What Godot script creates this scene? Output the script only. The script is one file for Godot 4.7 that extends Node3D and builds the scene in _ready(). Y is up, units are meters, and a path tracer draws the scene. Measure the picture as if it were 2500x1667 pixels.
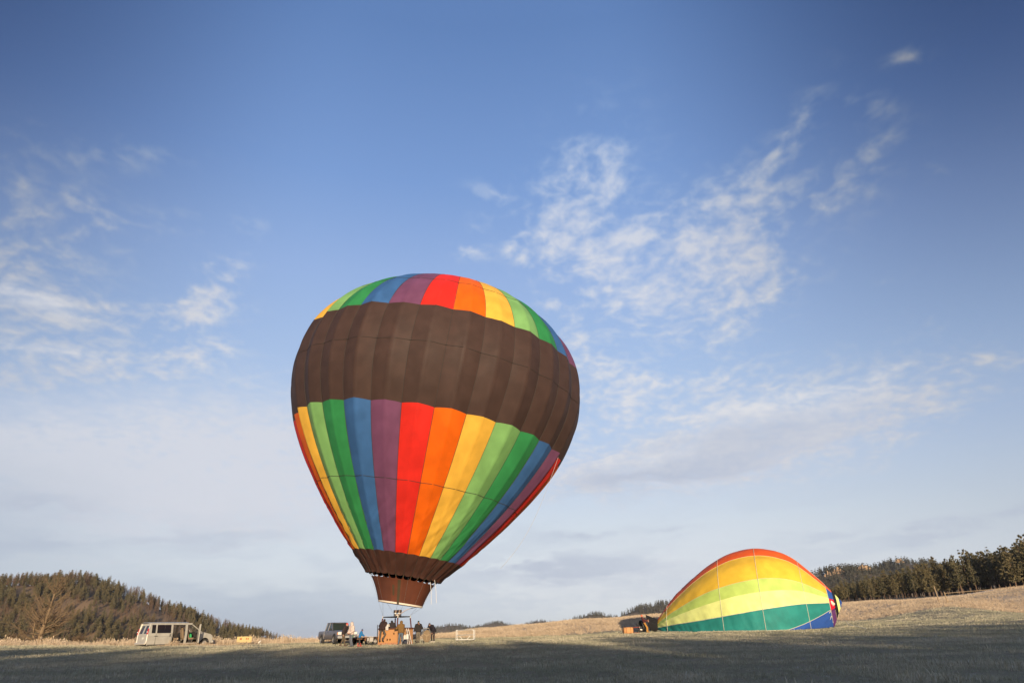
extends Node3D

# ---------------------------------------------------------------- helpers
var names := {}
var rng := RandomNumberGenerator.new()
var cache := {}
var n_fine := FastNoiseLite.new()
var n_soft := FastNoiseLite.new()


class MB:
	# collects shapes into one mesh
	var st := SurfaceTool.new()
	var group := 0

	func _init() -> void:
		st.begin(Mesh.PRIMITIVE_TRIANGLES)

	func flat() -> void:
		st.set_smooth_group(-1)

	func smooth() -> void:
		group += 1
		st.set_smooth_group(group)

	func tri(a: Vector3, b: Vector3, c: Vector3, out := Vector3.ZERO) -> void:
		if out != Vector3.ZERO and (c - a).cross(b - a).dot(out) < 0.0:
			var s := b
			b = c
			c = s
		st.add_vertex(a)
		st.add_vertex(b)
		st.add_vertex(c)

	func quad(a: Vector3, b: Vector3, c: Vector3, d: Vector3, out := Vector3.ZERO) -> void:
		tri(a, b, c, out)
		tri(a, c, d, out)

	# chamfered box; b is the chamfer
	func box(c: Vector3, size: Vector3, b := 0.0, basis := Basis.IDENTITY) -> void:
		flat()
		var h := size * 0.5
		b = minf(b, minf(h.x, minf(h.y, h.z)) * 0.8)
		var p := func(s: Vector3, axis: int) -> Vector3:
			var v := Vector3(s.x * (h.x - b), s.y * (h.y - b), s.z * (h.z - b))
			v[axis] += s[axis] * b
			return c + basis * v
		for axis in 3:
			var i := (axis + 1) % 3
			var j := (axis + 2) % 3
			for sg in [-1.0, 1.0]:
				var q := []
				for k in [[-1, -1], [1, -1], [1, 1], [-1, 1]]:
					var s := Vector3.ZERO
					s[axis] = sg
					s[i] = k[0]
					s[j] = k[1]
					q.append(p.call(s, axis))
				var o := Vector3.ZERO
				o[axis] = sg
				quad(q[0], q[1], q[2], q[3], basis * o)
		if b <= 0.0:
			return
		for k in 3:
			var i := (k + 1) % 3
			var j := (k + 2) % 3
			for si in [-1.0, 1.0]:
				for sj in [-1.0, 1.0]:
					var s0 := Vector3.ZERO
					s0[i] = si
					s0[j] = sj
					s0[k] = -1.0
					var s1 := s0
					s1[k] = 1.0
					var o := s0
					o[k] = 0.0
					quad(p.call(s0, i), p.call(s0, j), p.call(s1, j), p.call(s1, i), basis * o)
		for x in [-1.0, 1.0]:
			for y in [-1.0, 1.0]:
				for z in [-1.0, 1.0]:
					var s := Vector3(x, y, z)
					tri(p.call(s, 0), p.call(s, 1), p.call(s, 2), basis * s)

	func loft(rings: Array, closed := true, caps := false) -> void:
		smooth()
		var mid := Vector3.ZERO
		for i in rings.size() - 1:
			var a: PackedVector3Array = rings[i]
			var b: PackedVector3Array = rings[i + 1]
			var n := a.size()
			var ca := Vector3.ZERO
			for v in a:
				ca += v
			for v in b:
				ca += v
			mid = ca / (2.0 * n)
			for j in (n if closed else n - 1):
				var k := (j + 1) % n
				var o := (a[j] + a[k] + b[j] + b[k]) * 0.25 - mid if closed else Vector3.ZERO
				quad(a[j], b[j], b[k], a[k], o)
		if caps:
			flat()
			for e in [0, rings.size() - 1]:
				var r: PackedVector3Array = rings[e]
				var c := Vector3.ZERO
				for v in r:
					c += v
				c /= r.size()
				var nb: PackedVector3Array = rings[1 if e == 0 else e - 1]
				var o := c - nb[0] * 0.5 - nb[nb.size() / 2] * 0.5
				for j in r.size():
					tri(c, r[j], r[(j + 1) % r.size()], o)

	func tube(path: Array, radii, n := 8, caps := true, closed_path := false) -> void:
		var rings := []
		var up := Vector3.UP
		var m := path.size()
		for i in m:
			var t: Vector3
			if closed_path:
				t = (path[(i + 1) % m] - path[(i + m - 1) % m]).normalized()
			else:
				t = (path[mini(i + 1, m - 1)] - path[maxi(i - 1, 0)]).normalized()
			if absf(t.dot(up)) > 0.98:
				up = Vector3.RIGHT if absf(t.x) < 0.9 else Vector3.FORWARD
			var x := up.cross(t).normalized()
			var y := t.cross(x)
			up = y
			var r: float = radii[i] if radii is Array else radii
			var ring := PackedVector3Array()
			for j in n:
				var a := TAU * j / n
				ring.append(path[i] + (x * cos(a) + y * sin(a)) * r)
			rings.append(ring)
		if closed_path:
			rings.append(rings[0])
			caps = false
		loft(rings, true, caps)

	# rings of [height, radius x, radius z, centre x, centre z]
	func stack(levels: Array, n := 12, at := Vector3.ZERO, basis := Basis.IDENTITY, caps := true) -> void:
		var rings := []
		for l in levels:
			var ring := PackedVector3Array()
			for j in n:
				var a := TAU * j / n
				ring.append(at + basis * Vector3((l[3] if l.size() > 3 else 0.0) + cos(a) * l[1], l[0], (l[4] if l.size() > 4 else 0.0) + sin(a) * l[2]))
			rings.append(ring)
		loft(rings, true, caps)

	func ball(c: Vector3, r: Vector3, basis := Basis.IDENTITY, n := 10) -> void:
		var lv := []
		for i in n + 1:
			var a := PI * i / n
			var q := maxf(sin(a), 0.02)
			lv.append([-cos(a) * r.y, q * r.x, q * r.z])
		stack(lv, n + 4, c, basis)

	# wheel shape about an axis: profile of [along, radius]
	func lathe(profile: Array, c: Vector3, axis: Vector3, n := 18) -> void:
		var x := axis.cross(Vector3.UP if absf(axis.y) < 0.9 else Vector3.RIGHT).normalized()
		var y := axis.cross(x)
		var rings := []
		for p in profile:
			var ring := PackedVector3Array()
			for j in n:
				var a := TAU * j / n
				ring.append(c + axis * p[0] + (x * cos(a) + y * sin(a)) * p[1])
			rings.append(ring)
		for i in rings.size() - 1:
			loft([rings[i], rings[i + 1]])

	# flat outline (x, y) with thickness, mapped into space by f(x, y, side 0/1)
	func plate(poly: Array, f: Callable) -> void:
		flat()
		var p := PackedVector2Array(poly)
		var idx := Geometry2D.triangulate_polygon(p)
		var c := Vector2.ZERO
		for v in p:
			c += v
		c /= p.size()
		var o: Vector3 = f.call(c.x, c.y, 1) - f.call(c.x, c.y, 0)
		for i in range(0, idx.size(), 3):
			var q0 := p[idx[i]]
			var q1 := p[idx[i + 1]]
			var q2 := p[idx[i + 2]]
			tri(f.call(q0.x, q0.y, 1), f.call(q1.x, q1.y, 1), f.call(q2.x, q2.y, 1), o)
			tri(f.call(q0.x, q0.y, 0), f.call(q1.x, q1.y, 0), f.call(q2.x, q2.y, 0), -o)
		for i in p.size():
			var a := p[i]
			var b := p[(i + 1) % p.size()]
			quad(f.call(a.x, a.y, 0), f.call(b.x, b.y, 0), f.call(b.x, b.y, 1), f.call(a.x, a.y, 1))

	func done() -> ArrayMesh:
		st.generate_normals()
		return st.commit()


func numbered(parent: Node, called: String) -> String:
	var key := str(parent.get_instance_id()) + called
	var n: int = names.get(key, 0)
	names[key] = n + 1
	return called if n == 0 else "%s_%03d" % [called, n]


func obj(called: String, mesh, material: Material, parent: Node = self) -> MeshInstance3D:
	var o := MeshInstance3D.new()
	o.mesh = mesh.done() if mesh is MB else mesh
	o.name = numbered(parent, called)
	o.material_override = material
	parent.add_child(o, true)
	return o


func tag(o: Node, label: String, category: String, group := "") -> Node:
	o.set_meta("label", label)
	o.set_meta("category", category)
	if group:
		o.set_meta("group", group)
	return o


func thing(called: String, label: String, category: String, at := Vector3.ZERO, turn := 0.0, group := "") -> Node3D:
	var o := Node3D.new()
	o.name = numbered(self, called)
	add_child(o, true)
	o.position = at
	o.rotation.y = turn
	tag(o, label, category, group)
	return o


func struct(o: Node, kind := "structure") -> Node:
	o.set_meta("kind", kind)
	return o


func mat(key: String, c: Color, rough := 0.8, metal := 0.0) -> StandardMaterial3D:
	# c is a real-world (linear) base colour
	if not cache.has(key):
		var m := StandardMaterial3D.new()
		m.resource_name = key
		m.albedo_color = c.linear_to_srgb()
		m.roughness = rough
		m.metallic = metal
		m.cull_mode = BaseMaterial3D.CULL_DISABLED
		cache[key] = m
	return cache[key]


func grain(key: String, c1: Color, c2: Color, freq: float, scale: float, rough := 0.85, bump := 0.0) -> StandardMaterial3D:
	# two tones mixed by fractal noise, laid on without UVs
	if not cache.has(key):
		var m := mat(key, Color(1, 1, 1), rough)
		var nz := FastNoiseLite.new()
		nz.seed = key.hash() % 1000
		nz.frequency = freq
		nz.fractal_octaves = 4
		var im := nz.get_seamless_image(256, 256)
		var a := c1.linear_to_srgb()
		var b := c2.linear_to_srgb()
		var out := Image.create_empty(256, 256, false, Image.FORMAT_RGB8)
		for y in 256:
			for x in 256:
				out.set_pixel(x, y, a.lerp(b, clampf((im.get_pixel(x, y).r - 0.25) * 2.0, 0.0, 1.0)))
		m.albedo_texture = ImageTexture.create_from_image(out)
		m.uv1_triplanar = true
		m.uv1_scale = Vector3.ONE * scale
		if bump > 0.0:
			m.heightmap_enabled = true
			m.heightmap_texture = ImageTexture.create_from_image(im)
			m.heightmap_scale = bump
	return cache[key]


func vcol(key: String, rough := 0.95) -> StandardMaterial3D:
	var m := mat(key, Color(1, 1, 1), rough)
	m.vertex_color_use_as_albedo = true
	return m


func scatter(called: String, mesh: Mesh, material: Material, places: Array, colors: Array = []) -> MultiMeshInstance3D:
	var mm := MultiMesh.new()
	mm.transform_format = MultiMesh.TRANSFORM_3D
	mm.use_colors = colors.size() > 0
	mm.mesh = mesh
	mm.instance_count = places.size()
	var w := 16 if mm.use_colors else 12
	var buf := PackedFloat32Array()
	buf.resize(places.size() * w)
	var at := 0
	for i in places.size():
		var t: Transform3D = places[i]
		var b := t.basis
		buf[at] = b.x.x
		buf[at + 1] = b.y.x
		buf[at + 2] = b.z.x
		buf[at + 3] = t.origin.x
		buf[at + 4] = b.x.y
		buf[at + 5] = b.y.y
		buf[at + 6] = b.z.y
		buf[at + 7] = t.origin.y
		buf[at + 8] = b.x.z
		buf[at + 9] = b.y.z
		buf[at + 10] = b.z.z
		buf[at + 11] = t.origin.z
		if w == 16:
			var c: Color = colors[i]
			buf[at + 12] = c.r
			buf[at + 13] = c.g
			buf[at + 14] = c.b
			buf[at + 15] = 1.0
		at += w
	mm.buffer = buf
	var o := MultiMeshInstance3D.new()
	o.multimesh = mm
	o.material_override = material
	o.name = numbered(self, called)
	add_child(o, true)
	o.set_meta("kind", "stuff")
	return o


func spin_scale(yaw: float, s: float, tilt := 0.0) -> Basis:
	var b := Basis(Vector3.UP, yaw)
	if tilt != 0.0:
		b = Basis(Vector3(cos(yaw * 3.1), 0, sin(yaw * 3.1)), tilt) * b
	return b.scaled(Vector3.ONE * s)


# ---------------------------------------------------------------- the lie of the land
const LAND_D := [0.0, 20.0, 45.0, 65.0, 80.0, 95.0, 115.0, 140.0, 180.0, 250.0, 400.0, 700.0, 1500.0, 8000.0]
const LAND_A := [-120.0, -60.0, -36.0, -28.0, -21.0, -17.0, -11.0, -7.0, -3.0, 0.0, 4.5, 8.0, 11.0, 17.0, 25.0, 31.0, 36.0, 60.0, 120.0]
const LAND_H := [
	[0, 0, -0.2, -0.3, -0.5, -0.5, -0.5, -0.5, -0.5, -0.5, -1, -2, -5, -40],
	[0, 0.45, 1.1, 1.65, 1.97, 1.95, 1.3, 0.2, -2.5, -8, -15, -15, -20, -40],
	[0, 0.45, 1.1, 1.65, 1.97, 1.95, 1.3, 0.2, -2.5, -8, -15, -15, -20, -40],
	[0, 0.42, 1, 1.45, 1.74, 1.72, 1.1, 0.1, -2.5, -8, -15, -15, -20, -40],
	[0, 0.4, 0.95, 1.35, 1.66, 1.68, 1.2, 0.2, -2.5, -8, -15, -15, -20, -40],
	[0, 0.38, 0.9, 1.28, 1.6, 1.72, 1.4, 0.6, -2, -8, -15, -15, -20, -40],
	[0, 0.36, 0.85, 1.22, 1.5, 1.75, 1.8, 1.2, -1, -7, -14, -15, -20, -40],
	[0, 0.36, 0.85, 1.3, 1.5, 1.95, 2.05, 1.75, 0.05, -5, -12, -15, -20, -40],
	[0, 0.36, 0.85, 1.25, 1.48, 1.75, 2.7, 2.75, 1.55, -3, -10, -15, -20, -40],
	[0, 0.36, 0.85, 1.25, 1.48, 1.7, 3.07, 3.15, 2.05, -1, -8, -12, -20, -40],
	[0, 0.36, 0.85, 1.25, 1.5, 1.57, 3.45, 4, 3.55, 1, -6, -10, -20, -40],
	[0, 0.36, 0.85, 1.25, 1.6, 1.75, 3.45, 4.4, 4.35, 3, -2, -5, -18, -40],
	[0, 0.36, 0.85, 1.3, 1.7, 1.85, 3.45, 4.75, 5.15, 5, 3, 0, -15, -40],
	[0, 0.36, 0.85, 1.3, 1.75, 2, 3.15, 5.25, 5.95, 6.5, 7, 6, -5, -40],
	[0, 0.36, 0.85, 1.25, 1.67, 2.15, 2.75, 5.45, 6.75, 9.3, 14, 18, 10, -40],
	[0, 0.36, 0.85, 1.3, 1.85, 2.45, 4.25, 5.65, 6.95, 9.8, 15, 20, 10, -40],
	[0, 0.36, 0.88, 1.4, 2.1, 2.55, 3.05, 6.45, 8.55, 11.2, 16, 22, 10, -40],
	[0, 0.38, 0.95, 1.6, 2.4, 3.2, 4.5, 7.5, 10, 12, 17, 24, 12, -40],
	[0, 0, -0.2, -0.3, -0.5, -0.5, -0.5, -0.5, -0.5, -0.5, -1, -2, -5, -40],
]
const MOWN := [-60.0, 79.0, -36.0, 79.0, -30.0, 77.0, -27.0, 72.0, -21.0, 72.0, -17.0, 76.0, -12.5, 77.0, -9.0, 84.0, -3.0, 88.0, 0.0, 91.0, 4.5, 97.0, 10.0, 99.0, 17.0, 103.0, 25.0, 110.0, 36.0, 110.0, 60.0, 110.0]


func land_column(i: int, k: int, t: float) -> float:
	var h: Array = LAND_H[i]
	var n := LAND_D.size()
	var d0: float = LAND_D[k]
	var d1: float = LAND_D[k + 1]
	var s: float = (h[k + 1] - h[k]) / (d1 - d0)
	var s0: float = (h[k] - h[k - 1]) / (d0 - LAND_D[k - 1]) if k > 0 else s
	var s1: float = (h[k + 2] - h[k + 1]) / (LAND_D[k + 2] - d1) if k < n - 2 else s
	var m0 := (s + s0) * 0.5 * (d1 - d0) if s * s0 > 0.0 else 0.0
	var m1 := (s + s1) * 0.5 * (d1 - d0) if s * s1 > 0.0 else 0.0
	var t2 := t * t
	var t3 := t2 * t
	return (2 * t3 - 3 * t2 + 1) * h[k] + (t3 - 2 * t2 + t) * m0 + (3 * t2 - 2 * t3) * h[k + 1] + (t3 - t2) * m1


func land(x: float, z: float) -> float:
	var a := rad_to_deg(atan2(x, -z))
	var d := minf(sqrt(x * x + z * z), 7999.0)
	var k := 0
	while LAND_D[k + 1] <= d:
		k += 1
	var t: float = (d - LAND_D[k]) / (LAND_D[k + 1] - LAND_D[k])
	a = clampf(a, -120.0, 119.9)
	var i := 0
	while LAND_A[i + 1] <= a:
		i += 1
	var u: float = smoothstep(0.0, 1.0, (a - LAND_A[i]) / (LAND_A[i + 1] - LAND_A[i])) * 0.5 + (a - LAND_A[i]) / (LAND_A[i + 1] - LAND_A[i]) * 0.5
	var h := lerpf(land_column(i, k, t), land_column(i + 1, k, t), u)
	var rough: float = 0.05 * smoothstep(10.0, 30.0, d) + 0.12 * smoothstep(88.0, 115.0, d)
	return h + n_soft.get_noise_2d(x * 3.0, z * 3.0) * rough


func on(x: float, z: float, up := 0.0) -> Vector3:
	return Vector3(x, land(x, z) + up, z)


func mown_edge(a: float) -> float:
	var i := 0
	a = clampf(a, -59.9, 59.9)
	while MOWN[i + 2] <= a:
		i += 2
	return lerpf(MOWN[i + 1], MOWN[i + 3], (a - MOWN[i]) / (MOWN[i + 2] - MOWN[i]))


# how dry: 0 on the mown field, 1 in the tall straw
func dryness(x: float, z: float) -> float:
	var a := rad_to_deg(atan2(x, -z))
	var d := sqrt(x * x + z * z)
	if absf(a) > 90.0:
		return 0.0
	var e := mown_edge(a) + n_soft.get_noise_2d(x * 6.0, z * 6.0) * 3.5
	return smoothstep(-1.5, 1.5, d - e)


# ---------------------------------------------------------------- sky
const AIR := [[0.0, Color(0.85, 0.88, 0.895)], [3.0, Color(0.885, 0.908, 0.922)], [8.0, Color(0.83, 0.873, 0.915)], [14.0, Color(0.735, 0.812, 0.92)], [20.0, Color(0.675, 0.772, 0.91)], [30.0, Color(0.59, 0.70, 0.88)], [38.0, Color(0.485, 0.617, 0.828)], [50.0, Color(0.385, 0.517, 0.728)], [90.0, Color(0.30, 0.42, 0.62)]]
# patches of cloud in degrees: [azimuth, elevation, half length, half width, tilt, strength, 0 wispy / 1 veil / 2 grey streak / 3 grey bank / 4 flat-based bank]
const CLOUDS := [
	[23.0, 16.2, 9.5, 1.9, 5, 0.85, 4], [13.5, 12.9, 8.0, 1.3, 2, 0.95, 4], [16.6, 19.3, 4.5, 1.0, 5, 0.5, 4], [-40.0, 23.0, 3.5, 1.2, 4, 0.7, 4], [-37.0, 19.6, 4.5, 0.9, 9, 0.65, 4],
	[-38.0, 34.0, 5.0, 0.9, 24, 0.32, 0], [-30.0, 31.5, 4.0, 0.8, 18, 0.28, 0], [-40.0, 26.0, 5.0, 1.0, 14, 0.38, 0], [-33.0, 24.5, 4.0, 0.6, 12, 0.35, 0], [-24.0, 19.5, 5.0, 0.8, 10, 0.32, 0], [7.0, 22.0, 2.4, 1.6, 50, 0.4, 0],
	[21.0,15.3,7.0,2.3,4,0.42,1], [14.0,12.6,8.5,1.6,2,0.42,1], [-24.0,12.0,9.0,3.0,0,0.30,1], [15.0,4.0,16.0,3.0,0,0.35,1],
	[-19.0, 0.8, 12.0, 2.8, 0, 0.75, 3], [-40.0, 1.0, 10.0, 3.0, 0, 0.6, 3], [-44.0, 9.0, 9.0, 4.0, 0, 0.4, 3],
	[7.5,35.8,4.71,3.16,70,0.75,0], [11.0,31.0,2.75,1.49,43,0.70,0], [5.0,33.8,2.63,1.67,-44,0.38,0], [21.0,31.4,5.6,3.6,24,0.72,0], [16.6,29.2,4.62,1.65,31,0.75,0], [19.1,25.1,4.89,2.18,16,0.50,0],
	[23.7,28.6,2.09,1.69,-54,0.50,0], [29.9,38.5,2.5,1.0,40,0.36,0], [27.2,36.4,1.55,0.7,36,0.33,0], [31.7,38.1,1.31,0.73,-86,0.33,0], [32.4,31.9,2.74,1.1,8,0.55,0], [39.9,39.4,1.15,0.65,-19,0.50,0],
	[36.8,36.6,1.34,0.86,-46,0.36,0], [36.2,34.3,1.61,0.64,10,0.36,0], [34.3,38.2,0.72,0.56,-25,0.35,0], [39.7,31.3,0.64,0.67,23,0.30,0], [-1.7,36.8,1.49,0.81,-20,0.45,0], [-4.1,32.3,1.32,0.60,0,0.70,0],
	[0.2,32.5,1.13,0.53,-32,0.55,0], [1.8,33.8,1.13,0.52,-3,0.50,0], [-3.2,34.8,0.93,0.67,-30,0.35,0], [11.0,38.0,2.11,1.10,63,0.40,0], [4.1,27.4,1.33,0.69,-4,0.45,0], [6.1,25.6,1.90,1.14,-64,0.35,0],
	[8.4,18.4,3.38,2.04,26,0.60,0], [16.6,19.1,4.61,1.38,5,0.55,0], [24.0,15.5,8.60,2.38,4,0.9,0], [14.2,12.8,9.22,1.49,2,1.05,0], [8.2,12.7,4.03,0.91,-3,0.60,0], [31.5,15.4,3.18,1.60,6,0.50,0],
	[19.4,13.7,8.16,1.74,4,0.50,2], [10.0,11.8,4.71,0.90,-2,0.45,2], [-39.6,29.7,2.26,0.97,30,0.60,0], [-36.8,29.2,1.71,0.68,35,0.55,0], [-40.3,23.0,3.22,1.38,4,0.95,0], [-42.5,27.7,1.45,1.19,21,0.40,0],
	[-37.0,19.9,4.20,1.01,9,0.80,0], [-37.3,18.0,4.37,0.56,11,0.70,0], [-28.0,27.0,2.82,1.12,49,0.75,0], [-29.5,23.9,2.77,0.82,17,0.70,0], [-27.6,21.5,2.35,0.97,18,0.85,0], [-28.8,19.6,1.07,0.27,9,0.70,0],
	[-42.4,30.3,0.98,0.65,23,0.35,0], [-44.2,33.7,1.45,0.72,26,0.20,0], [-34.4,22.7,0.70,0.33,13,0.50,0], [-28.7,16.3,10.88,2.35,7,0.42,1], [-29.4,12.2,14.01,2.92,5,0.55,1], [-37.6,12.6,3.99,1.34,2,0.40,1],
	[-16.6,15.9,7.04,4.33,3,0.20,1], [-21.1,9.4,9.79,1.68,2,0.35,1], [-33.2,9.7,7.56,1.52,-0,0.30,1], [-36.7,8.8,3.47,0.52,1,0.55,2], [-36.2,6.7,4.88,0.58,3,0.50,2], [-24.0,7.5,5.58,0.45,2,0.40,2],
	[2.5,4.9,8.27,0.88,-2,0.65,2], [4.9,7.8,2.91,0.35,-2,0.55,2], [13.9,7.5,2.08,0.27,2,0.40,2], [31.5,6.3,3.03,0.35,7,0.55,2], [35.8,6.6,2.80,0.45,9,0.45,2], [25.6,6.7,1.87,0.24,15,0.30,2],
	[-22.8,8.0,2.85,0.29,2,0.45,0], [-18.1,7.2,3.00,0.23,1,0.40,0], [-33.6,5.5,4.10,0.29,2,0.35,0], [36.2,17.5,1.84,0.37,0,0.50,0], [39.9,17.1,0.97,0.30,3,0.55,0], [33.2,25.2,1.14,0.33,6,0.25,0],
	[35.2,21.1,1.08,0.52,-16,0.20,0],
]
var sky_rows: Array = []
var cloud_noise := FastNoiseLite.new()
var streak_noise := FastNoiseLite.new()
var cover_noise := FastNoiseLite.new()


func sky_colour(az: float, el: float) -> Color:
	# az, el in degrees; returns the sRGB colour of air and cloud
	var e := maxf(el, 0.0)
	var k := 0
	while k < AIR.size() - 2 and AIR[k + 1][0] <= e:
		k += 1
	var t: float = clampf((e - AIR[k][0]) / (AIR[k + 1][0] - AIR[k][0]), 0.0, 1.0)
	var c: Color = AIR[k][1].lerp(AIR[k + 1][1], t)
	# the air is deepest well away from the sun and from the point opposite it
	var side := smoothstep(14.0, 56.0, absf(az + 4.0)) * (1.0 - smoothstep(115.0, 175.0, absf(az + 4.0)))
	var deep := side * (0.13 + 0.34 * smoothstep(10.0, 44.0, e))
	c = Color(c.r * (1.0 - deep * 1.08), c.g * (1.0 - deep), c.b * (1.0 - deep * 0.84))
	# warmer, brighter air round the sun behind the camera
	var near_sun := (1.0 - smoothstep(5.0, 65.0, absf(wrapf(az - 165.0, -180.0, 180.0)))) * (1.0 - smoothstep(0.0, 45.0, e))
	c = c.lerp(Color(0.97, 0.93, 0.86), near_sun * 0.6)
	var d := Vector3(sin(deg_to_rad(az)) * cos(deg_to_rad(e)), sin(deg_to_rad(e)), -cos(deg_to_rad(az)) * cos(deg_to_rad(e)))
	var p := Vector2(d.x, d.z) / (d.y + 0.16)
	var w := cloud_noise.get_noise_2d(p.x * 60.0, p.y * 60.0)
	var w2 := cloud_noise.get_noise_2d(p.x * 60.0 + 300.0, p.y * 60.0 + 70.0)
	var q := p + Vector2(w, w2) * 0.045
	var n := cloud_noise.get_noise_2d(q.x * 150.0 + 50.0, q.y * 150.0) * 0.5 + 0.5
	var st := streak_noise.get_noise_2d(az * 3.2 + e * 0.9 + w * 14.0, e * 17.0 - az * 1.2 + w2 * 20.0) * 0.5 + 0.5
	var fine := cloud_noise.get_noise_2d(q.x * 520.0, q.y * 520.0 + 90.0) * 0.5 + 0.5
	var wispy := 0.0
	var veil := 0.0
	var grey := 0.0
	var bank := 0.0
	var heap := 0.0
	var below := 0.0
	if absf(az) < 66.0:
		for b in CLOUDS:
			var dx: float = az - b[0]
			var dy: float = e - b[1]
			if absf(dy) > b[2] * 2.2 + 3.0 or absf(dx) > b[2] * 3.4 + 4.0:
				continue
			dx *= cos(deg_to_rad(e))
			dx += w * 1.5
			dy += w2 * 1.0
			var ca := cos(deg_to_rad(b[4]))
			var sa := sin(deg_to_rad(b[4]))
			var u: float = (dx * ca + dy * sa) / b[2]
			var v: float = (dy * ca - dx * sa) / b[3]
			var g: float = exp(-(u * u + v * v) * 0.62) * b[5]
			if b[6] == 0:
				wispy += g
			elif b[6] == 1:
				veil += g
			elif b[6] == 4:
				heap += g
				below += g * clampf(0.5 - v * 0.8, 0.0, 1.0)
			elif b[6] == 2:
				grey += g
			else:
				bank += g
	# the same kind of broken cloud goes on round the rest of the sky
	var away := smoothstep(50.0, 72.0, absf(az))
	if away > 0.0:
		var cv := cover_noise.get_noise_2d(p.x * 30.0, p.y * 30.0)
		wispy += away * clampf(cv * 1.8, 0.0, 0.8)
		veil += away * 0.35 * (1.0 - smoothstep(6.0, 24.0, e))
	var body := clampf((lerpf(n, st, 0.32) * 0.58 + fine * 0.42 - 0.5) * 2.1 + 0.5, 0.0, 1.0)
	var cov := clampf(wispy * 1.3, 0.0, 1.25)
	var a := smoothstep(0.46 - cov * 0.42, 1.26 - cov * 0.34, body) * minf(cov * 1.6, 1.0)
	var white := Color(0.865, 0.865, 0.895).lerp(Color(0.90, 0.89, 0.895), smoothstep(0.5, 0.9, body))
	white = white.lerp(Color(0.80, 0.83, 0.90), smoothstep(25.0, 42.0, e) * 0.6)
	white = Color(white.r * (1.0 - deep * 0.8), white.g * (1.0 - deep * 0.8), white.b * (1.0 - deep * 0.8))
	c = c.lerp(Color(0.84, 0.852, 0.89), clampf(veil * (0.62 + 0.9 * body), 0.0, 0.92))
	c = c.lerp(white, a * 0.80)
	if heap > 0.02:
		var h := smoothstep(0.30, 1.0, heap * (0.50 + 0.6 * body + 0.4 * st))
		c = c.lerp(Color(0.885, 0.89, 0.91).lerp(Color(0.745, 0.785, 0.86), clampf(below / heap + (0.5 - body) * 0.8, 0.0, 1.0)), h * 0.80)
	var ga := clampf(grey * 1.3 * smoothstep(0.25, 0.60, st * 0.75 + n * 0.3), 0.0, 1.0)
	c = c.lerp(Color(0.70, 0.735, 0.81), ga * 0.75)
	c = c.lerp(Color(0.665, 0.715, 0.785), clampf(bank * (0.8 + 0.4 * st), 0.0, 0.9))
	# thin layered streaks low down
	var low := smoothstep(13.0, 5.0, e) * smoothstep(0.45, 0.75, st)
	c = c.lerp(Color(0.73, 0.775, 0.84), low * 0.26)
	return c


func sky_row(i: int, w: int, h: int, x0: int, x1: int, y0: int) -> void:
	var y := i + y0
	var row := PackedByteArray()
	row.resize((x1 - x0) * 3)
	var el := 90.0 - (y + 0.5) * 180.0 / h
	for x in range(x0, x1):
		var az := (x + 0.5) * 360.0 / w
		var c := sky_colour(wrapf(az, -180.0, 180.0), el)
		var j := (x - x0) * 3
		var dz := float((x * 73 + y * 151 + (x * y) % 17) % 16) / 16.0
		row[j] = int(clampf(c.r * 255.0 + dz, 0, 255))
		row[j + 1] = int(clampf(c.g * 255.0 + dz, 0, 255))
		row[j + 2] = int(clampf(c.b * 255.0 + dz, 0, 255))
	sky_rows[i] = row


func sky_image(w: int, h: int, x0: int, x1: int, y0: int, y1: int) -> Image:
	sky_rows.clear()
	sky_rows.resize(y1 - y0)
	var id := WorkerThreadPool.add_group_task(sky_row.bind(w, h, x0, x1, y0), y1 - y0)
	WorkerThreadPool.wait_for_group_task_completion(id)
	var all := PackedByteArray()
	for r in sky_rows:
		all.append_array(r)
	return Image.create_from_data(x1 - x0, y1 - y0, false, Image.FORMAT_RGB8, all)


func make_sky() -> Sky:
	cloud_noise.seed = 11
	cloud_noise.frequency = 0.035
	cloud_noise.fractal_octaves = 5
	cloud_noise.fractal_gain = 0.55
	streak_noise.seed = 5
	streak_noise.frequency = 0.02
	streak_noise.fractal_octaves = 4
	cover_noise.seed = 23
	cover_noise.frequency = 0.03
	cover_noise.fractal_octaves = 3
	# the whole sky coarsely, then the part towards the field finely
	var pano := sky_image(1024, 512, 0, 1024, 0, 257)
	var low := Image.create_empty(1024, 512, false, Image.FORMAT_RGB8)
	low.fill(Color(0.72, 0.75, 0.78))
	low.blit_rect(pano, Rect2i(0, 0, 1024, 257), Vector2i.ZERO)
	low.resize(4096, 2048, Image.INTERPOLATE_CUBIC)
	var half := 680
	var y0 := 380
	for side in 2:
		var x0 := 0 if side == 0 else 4096 - half
		var part := sky_image(4096, 2048, x0, x0 + half, y0, 1030)
		low.blit_rect(part, Rect2i(0, 0, half, 1030 - y0), Vector2i(x0, y0))
	var m := PanoramaSkyMaterial.new()
	m.panorama = ImageTexture.create_from_image(low)
	var s := Sky.new()
	s.sky_material = m
	return s


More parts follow.
